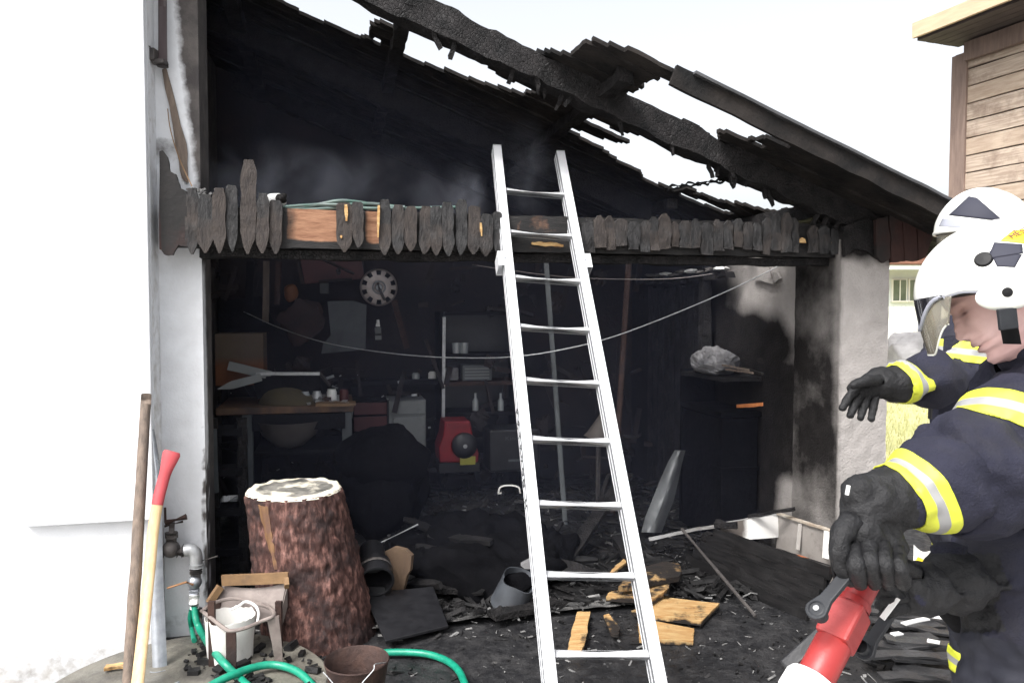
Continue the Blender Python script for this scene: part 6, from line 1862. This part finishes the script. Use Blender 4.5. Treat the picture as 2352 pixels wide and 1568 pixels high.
    head = head_mesh(O, f, u, 1.0)
    T, co, faces = make_person('firefighter in white helmet and navy jacket bending over a red hose nozzle', root, mb, .0058, head, region, folds, ['navy', 'trouser', 'glove', 'skin'], fg)
    # helmet
    hf = (-rx * .975 + tc * .14 - Z * .16).normalized(); hu = Z - rx * .16
    Eh = Ell(P(2300, 664, 1.54), hf, hu, .152, .126, .130)
    low = lambda a: interp([(0, 0), (35, -2), (58, 2), (72, 0), (86, -6), (96, -9), (118, -12), (140, -8), (180, -14)], a)
    H_ = helmet_shell(T, Eh, low)
    # rim along the lower edge
    mb = MB(); mb.tube([Eh.pt(R(a), R(low(abs(a))) , 1.004) for a in range(-180, 180, 4)], .0045, 8, closed=True); mb.build('rim', M['hband'], H_, smooth=True)
    curved_patch(Eh, [(2268, 598), (2284, 562), (2346, 566), (2348, 585)], 'side_badge', M['hgrey'], H_)
    curved_patch(Eh, [(2272, 580), (2346, 588), (2330, 616), (2290, 614)], 'side_badge', M['hgrey'], H_, lift=.002)
    curved_patch(Eh, [(2298, 558), (2326, 536), (2362, 532), (2356, 564)], 'yellow_badge', M['hyellow'], H_)
    pp, n_ = Eh.hit(2324, 556, .0085)
    X_ = (Eh.hit(2342, 547, .0085)[0] - pp).normalized(); Y_ = n_.cross(X_).normalized()
    Mx = Matrix((X_, Y_, n_)).transposed().to_4x4(); Mx.translation = pp
    text_mesh('badge_lettering', 'MĚST', .017, Mx, M['roofbrown'], H_)
    for (x, y, r_, nm) in ((2260, 598, .0165, 'knob'), (2313, 671, .0100, 'knob')):
        pp, n_ = Eh.hit(x, y, -.002)
        mb = MB(); mb.lathe([(r_ * 1.30, 0), (r_ * 1.22, .004)], pp, n_, 26); mb.build('knob_ring', M['helmet'], H_, smooth=True)
        mb = MB(); mb.lathe([(r_, .002), (r_, .006), (r_ * .8, .010), (0, .011)], pp, n_, 26); mb.build(nm, M['hblack'], H_, smooth=True)
    # ear guard bulge
    pp, n_ = Eh.hit(2318, 676, -.006); mb = MB(); mb.ell(pp, (.055, .012, .030), Matrix((hf, n_, hf.cross(n_))).transposed(), nu=26, nv=14); mb.build('ear_guard', M['helmet'], H_, smooth=True)
    # visor
    hgt = .118
    def vp(az, t, k=1.0):
        a, b = Eh.a * (1.04 - .07 * t * t) * k, Eh.b * (1.05 - .10 * t * t) * k
        return Eh.c + Eh.f * math.cos(az) * a + Eh.s * math.sin(az) * b - Eh.u * (hgt * t - .004)
    tl = lambda az: .04 + .50 * (1 - smooth01(4, 42, abs(math.degrees(az))))
    amax = lambda t: R(52 - 14 * t)
    mb = MB(); mb.sheet(lambda a, b: vp(R(-44 + 88 * a), tl(R(-44 + 88 * a)) * b), 48, 8, th=.004); mb.build('upper_visor', M['smokevisor'], H_, smooth='all')
    mb = MB(); mb.tube([vp(R(q), tl(R(q)), 1.006) for q in range(-46, 47, 4)], .0042, 8); mb.build('visor_trim', M['hband'], H_, smooth=True)
    def vf(a, b):
        q = -1 + 2 * a; t0 = tl(amax(.5) * q); t = t0 + (1 - .5 * smooth01(.45, 1, abs(q)) ** 1.5 - t0) * b
        return vp(amax(t) * q, t)
    mb = MB(); mb.sheet(vf, 56, 12, th=.0022); mb.build('visor', M['visor'], H_, smooth='all')
    mb = MB(); mb.tube([vf(i / 40, 1.0) for i in range(41)], .0018, 6); mb.build('visor_edge', M['helmet'], H_, smooth=True)
    # liner brim, dark inside above the brow
    mb = MB(); mb.sheet(lambda a, b: Eh.pt(R(-80 + 160 * a), R(-1), .97) .lerp(Eh.c - Eh.u * .01 + Eh.f * .02, .35 * b), 40, 6, th=.006); mb.build('inner_band', M['hblack'], H_, smooth='all')
    # chin strap with buckle, on the near cheek
    fh = f; sh = head[3]; sg = 1 if sh.y < 0 else -1
    uu = (u - f * u.dot(f)).normalized()
    hp = lambda x, y, h: O + f * x + sh * (sg * y) + uu * h
    near = [P(2306, 692, 1.44), P(2311, 712, 1.44), P(2314, 735, 1.445), P(2319, 758, 1.455), P(2325, 790, 1.47)]
    mb = MB(); sp = spline(near, 5)
    mb.sheet(lambda a, b: sp[min(int(a * (len(sp) - 1) + .5), len(sp) - 1)] + rx * .030 * (b - .5) + tc * .004 * math.sin(math.pi * b), len(sp) - 1, 4, th=.004); mb.build('chin_strap', M['hblack'], T, smooth=True)
    mb = MB(); A = Matrix.Rotation(R(-8), 3, 'Y'); mb.box(P(2314, 732, 1.432), .034, .010, .040, A); mb.box(P(2318, 748, 1.436), .026, .008, .008, A); mb.build('buckle', M['lever'], T, bevel=.002)
    # collar standing behind the cheek
    c0 = P(2352, 818, 1.50); mb = MB()
    ax_ = (P(2352, 770, 1.53) - P(2430, 900, 1.58)).normalized()
    a_, s1, s2 = frame(ax_)
    mb.sheet(lambda a, b: P(2420, 850, 1.57) + ax_ * (-.03 + .085 * b) + (s1 * math.cos(2 * math.pi * a) + s2 * math.sin(2 * math.pi * a)) * (.098 - .006 * b + .006 * nz((math.cos(6.28 * a) * 2, math.sin(6.28 * a) * 2, b * 2), 1)), 60, 10, th=.007)
    mb.build('collar', M['navy'], T, smooth=True)
    # reflective trim
    band(T, co, faces, p(2296, 972, 1.43), (p(2262, 1060, 1.40) - p(2322, 905, 1.45)), .064, .16)
    band(T, co, faces, p(2092, 1136, 1.335), (p(2040, 1168, 1.325) - p(2140, 1108, 1.345)), .050, .11)
    # label on the glove and red lamp on the belt
    mb = MB(); mb.plank(p(1949, 1114, 1.270), p(1945, 1136, 1.268), .005, .004, up=Vector((0, -1, 0)), n=3); mb.build('glove_label', M['whitep'], T)
    mb = MB(); mb.ell(p(2250, 1370, 1.50), (.016, .014, .020), nu=14, nv=10); mb.build('belt_lamp', M['redpaint'], T, smooth=True)
    mb = MB(); mb.tube(spline([p(1922, 1205, 1.27), p(1914, 1250, 1.26), p(1913, 1300, 1.26), p(1922, 1340, 1.27)], 6), .004, 6); mb.build('glove_strap', M['hblack'], T, smooth=True)
person_near()

def person_far():
    p = P
    root = Vector((1.50, 2.46, 0))
    mb = MB()
    mb.ell(p(2275, 850, 2.52), (.20, .15, .22)); mb.ell(p(2270, 1010, 2.52), (.18, .145, .24)); mb.ell(p(2265, 1190, 2.52), (.185, .15, .20))
    limb(mb, [p(2270, 760, 2.5), p(2272, 660, 2.48)], [.10, .07])
    limb(mb, [p(2205, 800, 2.44), p(2350, 800, 2.60)], [.10, .10])
    limb(mb, [p(2245, 1230, 2.44), p(2248, 1500, 2.40), (1.46, 2.40, .12)], [.115, .082, .075]); limb(mb, [p(2320, 1230, 2.60), p(2330, 1480, 2.58), (1.72, 2.62, .12)], [.115, .085, .075])
    for q in ((1.42, 2.36, .055), (1.68, 2.60, .055)): mb.ell(q, (.14, .065, .055))
    Sh, El, Wr = p(2212, 812, 2.40), p(2140, 868, 2.24), p(2066, 880, 2.19)
    limb(mb, [Sh, El, Wr], [.098, .082, .056])
    limb(mb, [p(2056, 882, 2.19), p(2025, 878, 2.18), p(2000, 884, 2.175)], [.052, .046, .034])
    mb.ell(p(1985, 893, 2.17), (.050, .026, .034)); fg = MB()
    for ch, rr in (([(1985, 880), (1958, 902), (1944, 922), (1936, 936)], .0150), ([(1985, 890), (1968, 920), (1958, 942), (1953, 953)], .0150),
                   ([(1995, 900), (1985, 930), (1980, 948), (1977, 959)], .0145), ([(2012, 905), (2006, 935), (2003, 950), (2001, 962)], .0135)):
        finger(fg, [p(x, y, 2.165 - .008 * i) for i, (x, y) in enumerate(ch)], [rr * .9, rr * .86, rr * .8, rr * .68])
    finger(fg, [p(2018, 874, 2.15), p(1992, 874, 2.13), p(1962, 884, 2.12)], [.018, .016, .012])
    limb(mb, [p(2350, 800, 2.60), p(2400, 980, 2.62), p(2330, 1120, 2.50)], [.10, .085, .06]); limb(mb, [p(2330, 1120, 2.50), p(2290, 1150, 2.44)], [.05, .045])
    wd_ = (Wr - El).normalized()
    def region(c):
        x, y = pix(c)
        if (c - Wr).dot(wd_) > -.002 and y < 1000 and x < 2100: return 2
        if (c - p(2300, 1140, 2.46)).length < .07: return 2
        if c.z < .95: return 1 if c.z > .16 else 2
        return 0
    def folds(c):
        if region(c) == 2: return .003 * ridge(c, 30)
        q = c + Vector((nz(c, 5), nz(c + Vector((3, 0, 0)), 5), nz(c + Vector((0, 3, 0)), 5))) * .05
        return .012 * (ridge(Vector((q.x, q.y, q.z * 1.3)), 8) - .3) + .005 * ridge(q, 19)
    rx, tc = img_basis(2258, 532)
    f = (-rx * .86 + tc * .45 - Z * .12).normalized(); u = Vector((-.08, -.02, .99))
    O = p(2272, 632, 2.47)
    head = head_mesh(O, f, u, 1.0)
    T, co, faces = make_person('firefighter in white helmet reaching out a gloved hand behind the one with the nozzle', root, mb, .0075, head, region, folds, ['navy', 'trouser', 'glove', 'skin'], fg)
    Eh = Ell(p(2258, 532, 2.45), -rx * .86 + tc * .50 - Z * .06, Z - rx * .05, .138, .118, .130)
    low = lambda a: interp([(0, 3), (40, 2), (70, 0), (90, -12), (120, -24), (180, -26)], a)
    H_ = helmet_shell(T, Eh, low)
    curved_patch(Eh, [(2226, 455), (2244, 458), (2304, 510), (2182, 496)], 'front_badge', M['hgrey'], H_)
    curved_patch(Eh, [(2168, 503), (2320, 516), (2325, 532), (2160, 520)], 'front_band', M['hband'], H_, lift=.002, n=14)
    mb = MB(); mb.tube([Eh.pt(R(a), R(low(abs(a))), 1.02) for a in range(-84, 85, 4)], .006, 8); mb.build('brim', M['helmet'], H_, smooth=True)
    def vp(az, t): return Eh.c + Eh.f * math.cos(az) * Eh.a * .98 + Eh.s * math.sin(az) * Eh.b * .98 - Eh.u * (.085 * t)
    mb = MB(); mb.sheet(lambda a, b: vp(R(-75 + 150 * a), b), 40, 6, th=.002); mb.build('visor', M['visor'], H_, smooth='all')
    pp, n_ = Eh.hit(2350, 520, -.002); mb = MB(); mb.lathe([(.02, 0), (.02, .008), (0, .010)], pp, n_, 20); mb.build('knob', M['hblack'], H_, smooth=True)
    # trim
    band(T, co, faces, p(2078, 876, 2.195), Wr - El + Vector((0, 0, -.02)), .060, .10)
    band(T, co, faces, p(2240, 812, 2.42), Vector((.12, 0, 1)), .062, .34, test=lambda c: (c - El).length > .13 and c.y < 2.62 and pix(c)[0] > 2150)
    band(T, co, faces, p(2245, 1527, 2.40), Vector((.25, 0, 1)), .070, .14)
    band(T, co, faces, p(2200, 1290, 2.44), Vector((0, 0, 1)), .06, .40)
    # jacket front flap, hanging radio microphone, strap ends
    mb = MB(); q = [(2196, 770), (2192, 850), (2185, 930), (2178, 1010), (2170, 1100)]
    sp = spline([p(x, y, 2.335) for x, y in q], 6)
    mb.sheet(lambda a, b: sp[min(int(a * (len(sp) - 1) + .5), len(sp) - 1)] + Vector((.075 * (b - .5), -.012 * math.sin(math.pi * b), 0)), len(sp) - 1, 6, th=.008); mb.build('jacket_flap', M['navy'], T, smooth=True)
    mb = MB(); mb.plank(p(2152, 830, 2.29), p(2148, 862, 2.29), .016, .006, up=Vector((0, -1, 0)), n=3); mb.build('strap_end', M['hyellow'], T)
    mb = MB(); mb.tube(spline([p(2140, 868, 2.28), p(2141, 890, 2.275), p(2138, 920, 2.28), p(2136, 960, 2.30)], 5), [.013] * 6 + [.011] * 5 + [.006] * 5, 10); mb.tube([p(2128, 868, 2.28), p(2152, 868, 2.28)], .007, 8); mb.build('radio_microphone', M['black'], T, smooth=True)
    mb = MB(); mb.sheet(lambda a, b: p(2098, 1272, 2.32).lerp(p(2158, 1284, 2.32), a) + Vector((0, -.01 * math.sin(3 * a), -.030 * (b - .5) * 2 * (1 - .55 * a) - .01 * math.sin(6 * a))), 10, 4, th=.003); mb.build('hanging_strap', M['whitep'], T, smooth=True)
    mb = MB(); mb.plank(p(2104, 1288, 2.31), p(2128, 1300, 2.31), .03, .006, up=Vector((0, -1, 0)), n=4); mb.build('hanging_strap', M['hyellow'], T)
person_far()

# hose nozzle held by the near firefighter
def build_nozzle():
    A = P(1992, 1330, 1.345); Bq = P(1862, 1576, 1.245)
    ax = (Bq - A).normalized()
    T = thing('hose_nozzle', 'red ball valve hose nozzle with black lever handle and white collar', 'nozzle', (Bq.x, Bq.y, Bq.z - .25))
    c = A.lerp(Bq, .44)
    piv = (P(1985, 1488, 1.365) - P(1879, 1403, 1.235)); piv = (piv - ax * piv.dot(ax)).normalized()
    n3 = ax.cross(piv).normalized()
    Am = Matrix((piv, n3, ax)).transposed()
    mb = MB(); mb.box(c, .058, .057, .076, Am); mb.build('valve_body', M['red_brass'], T, bevel=.006)
    mb = MB(); mb.lathe([(.024, -.13), (.024, -.036)], c, ax, 30); mb.lathe([(.026, -.052), (.028, -.048), (.028, -.037)], c, ax, 30); mb.build('inlet', M['red_brass'], T, smooth=True)
    mb = MB(); mb.lathe([(.029, .037), (.0305, .040), (.0305, .118), (.028, .122)], c, ax, 36); mb.build('barrel', M['red_brass'], T, smooth=True)
    mb = MB(); mb.lathe([(.031, .108), (.041, .112), (.045, .120), (.046, .148), (.043, .154), (.043, .26), (.038, .27), (.0, .27)], c, ax, 40); mb.build('white_collar', M['whitep'], T, smooth=True)
    # lever: two flat legs joined by the grip
    for sg, top, bot, w_ in ((-1, P(1984, 1280, 1.262), P(1879, 1403, 1.235), .026), (1, P(2067, 1370, 1.375), P(1985, 1490, 1.362), .024)):
        d = (top - bot).normalized(); nn = piv * sg; nn = (nn - d * nn.dot(d)).normalized(); s_ = d.cross(nn)
        mb = MB(); pts = []
        r_ = .0185
        outline = []
        for q in range(13):
            an = math.pi * .62 + q / 12 * (2 * math.pi - 1.24 * math.pi) if False else math.pi * (.5 + q / 12)
            outline.append(bot + (d * math.cos(an) + s_ * math.sin(an)) * r_)
        L = (top - bot).length
        outline += [bot + d * .024 - s_ * .0110, bot + d * L - s_ * .0100, bot + d * L + s_ * .0100, bot + d * .024 + s_ * .0110]
        mb.prism(outline, nn * .010); leg = mb.build('lever_leg', M['lever'], T, bevel=.002)
        mb = MB(); mb.lathe([(.005, .0), (.005, .0125), (.003, .014), (0, .014)], bot, nn, 16); mb.build('pivot_screw', M['galv'], leg, smooth=True)
        mb = MB(); mb.lathe([(.012, -.018), (.012, .0), (.0135, .0105), (.011, .0115)], bot, nn, 22); mb.build('pivot_boss', M['lever'], leg, smooth=True)
    mb = MB(); mb.tube([P(1984, 1280, 1.268), P(2067, 1370, 1.372)], .013, 14); mb.build('grip', M['lever'], T, smooth=True)
    mb = MB(); mb.plank(P(2026, 1420, 1.352), P(2062, 1372, 1.352), .010, .003, up=-piv, n=3); mb.build('reflective_strip', M['whitep'], T)
    mb = MB(); mb.plank(P(1915, 1440, 1.34), P(1806, 1536, 1.33), .036, .026, up=n3, n=8, amp=.001, wf=lambda t: 1 - .25 * t); mb.build('pistol_grip', M['black'], T, bevel=.004)
    # the hose running back under the arm
    a = c - ax * .15
    mb = MB(); mb.tube(spline([a, P(2020, 1300, 1.40), P(2110, 1330, 1.56), P(2240, 1480, 1.9), P(2330, 1640, 2.1)], 8), .024, 16); mb.build('fire_hose', M['blackr'], T, smooth=True)
build_nozzle()
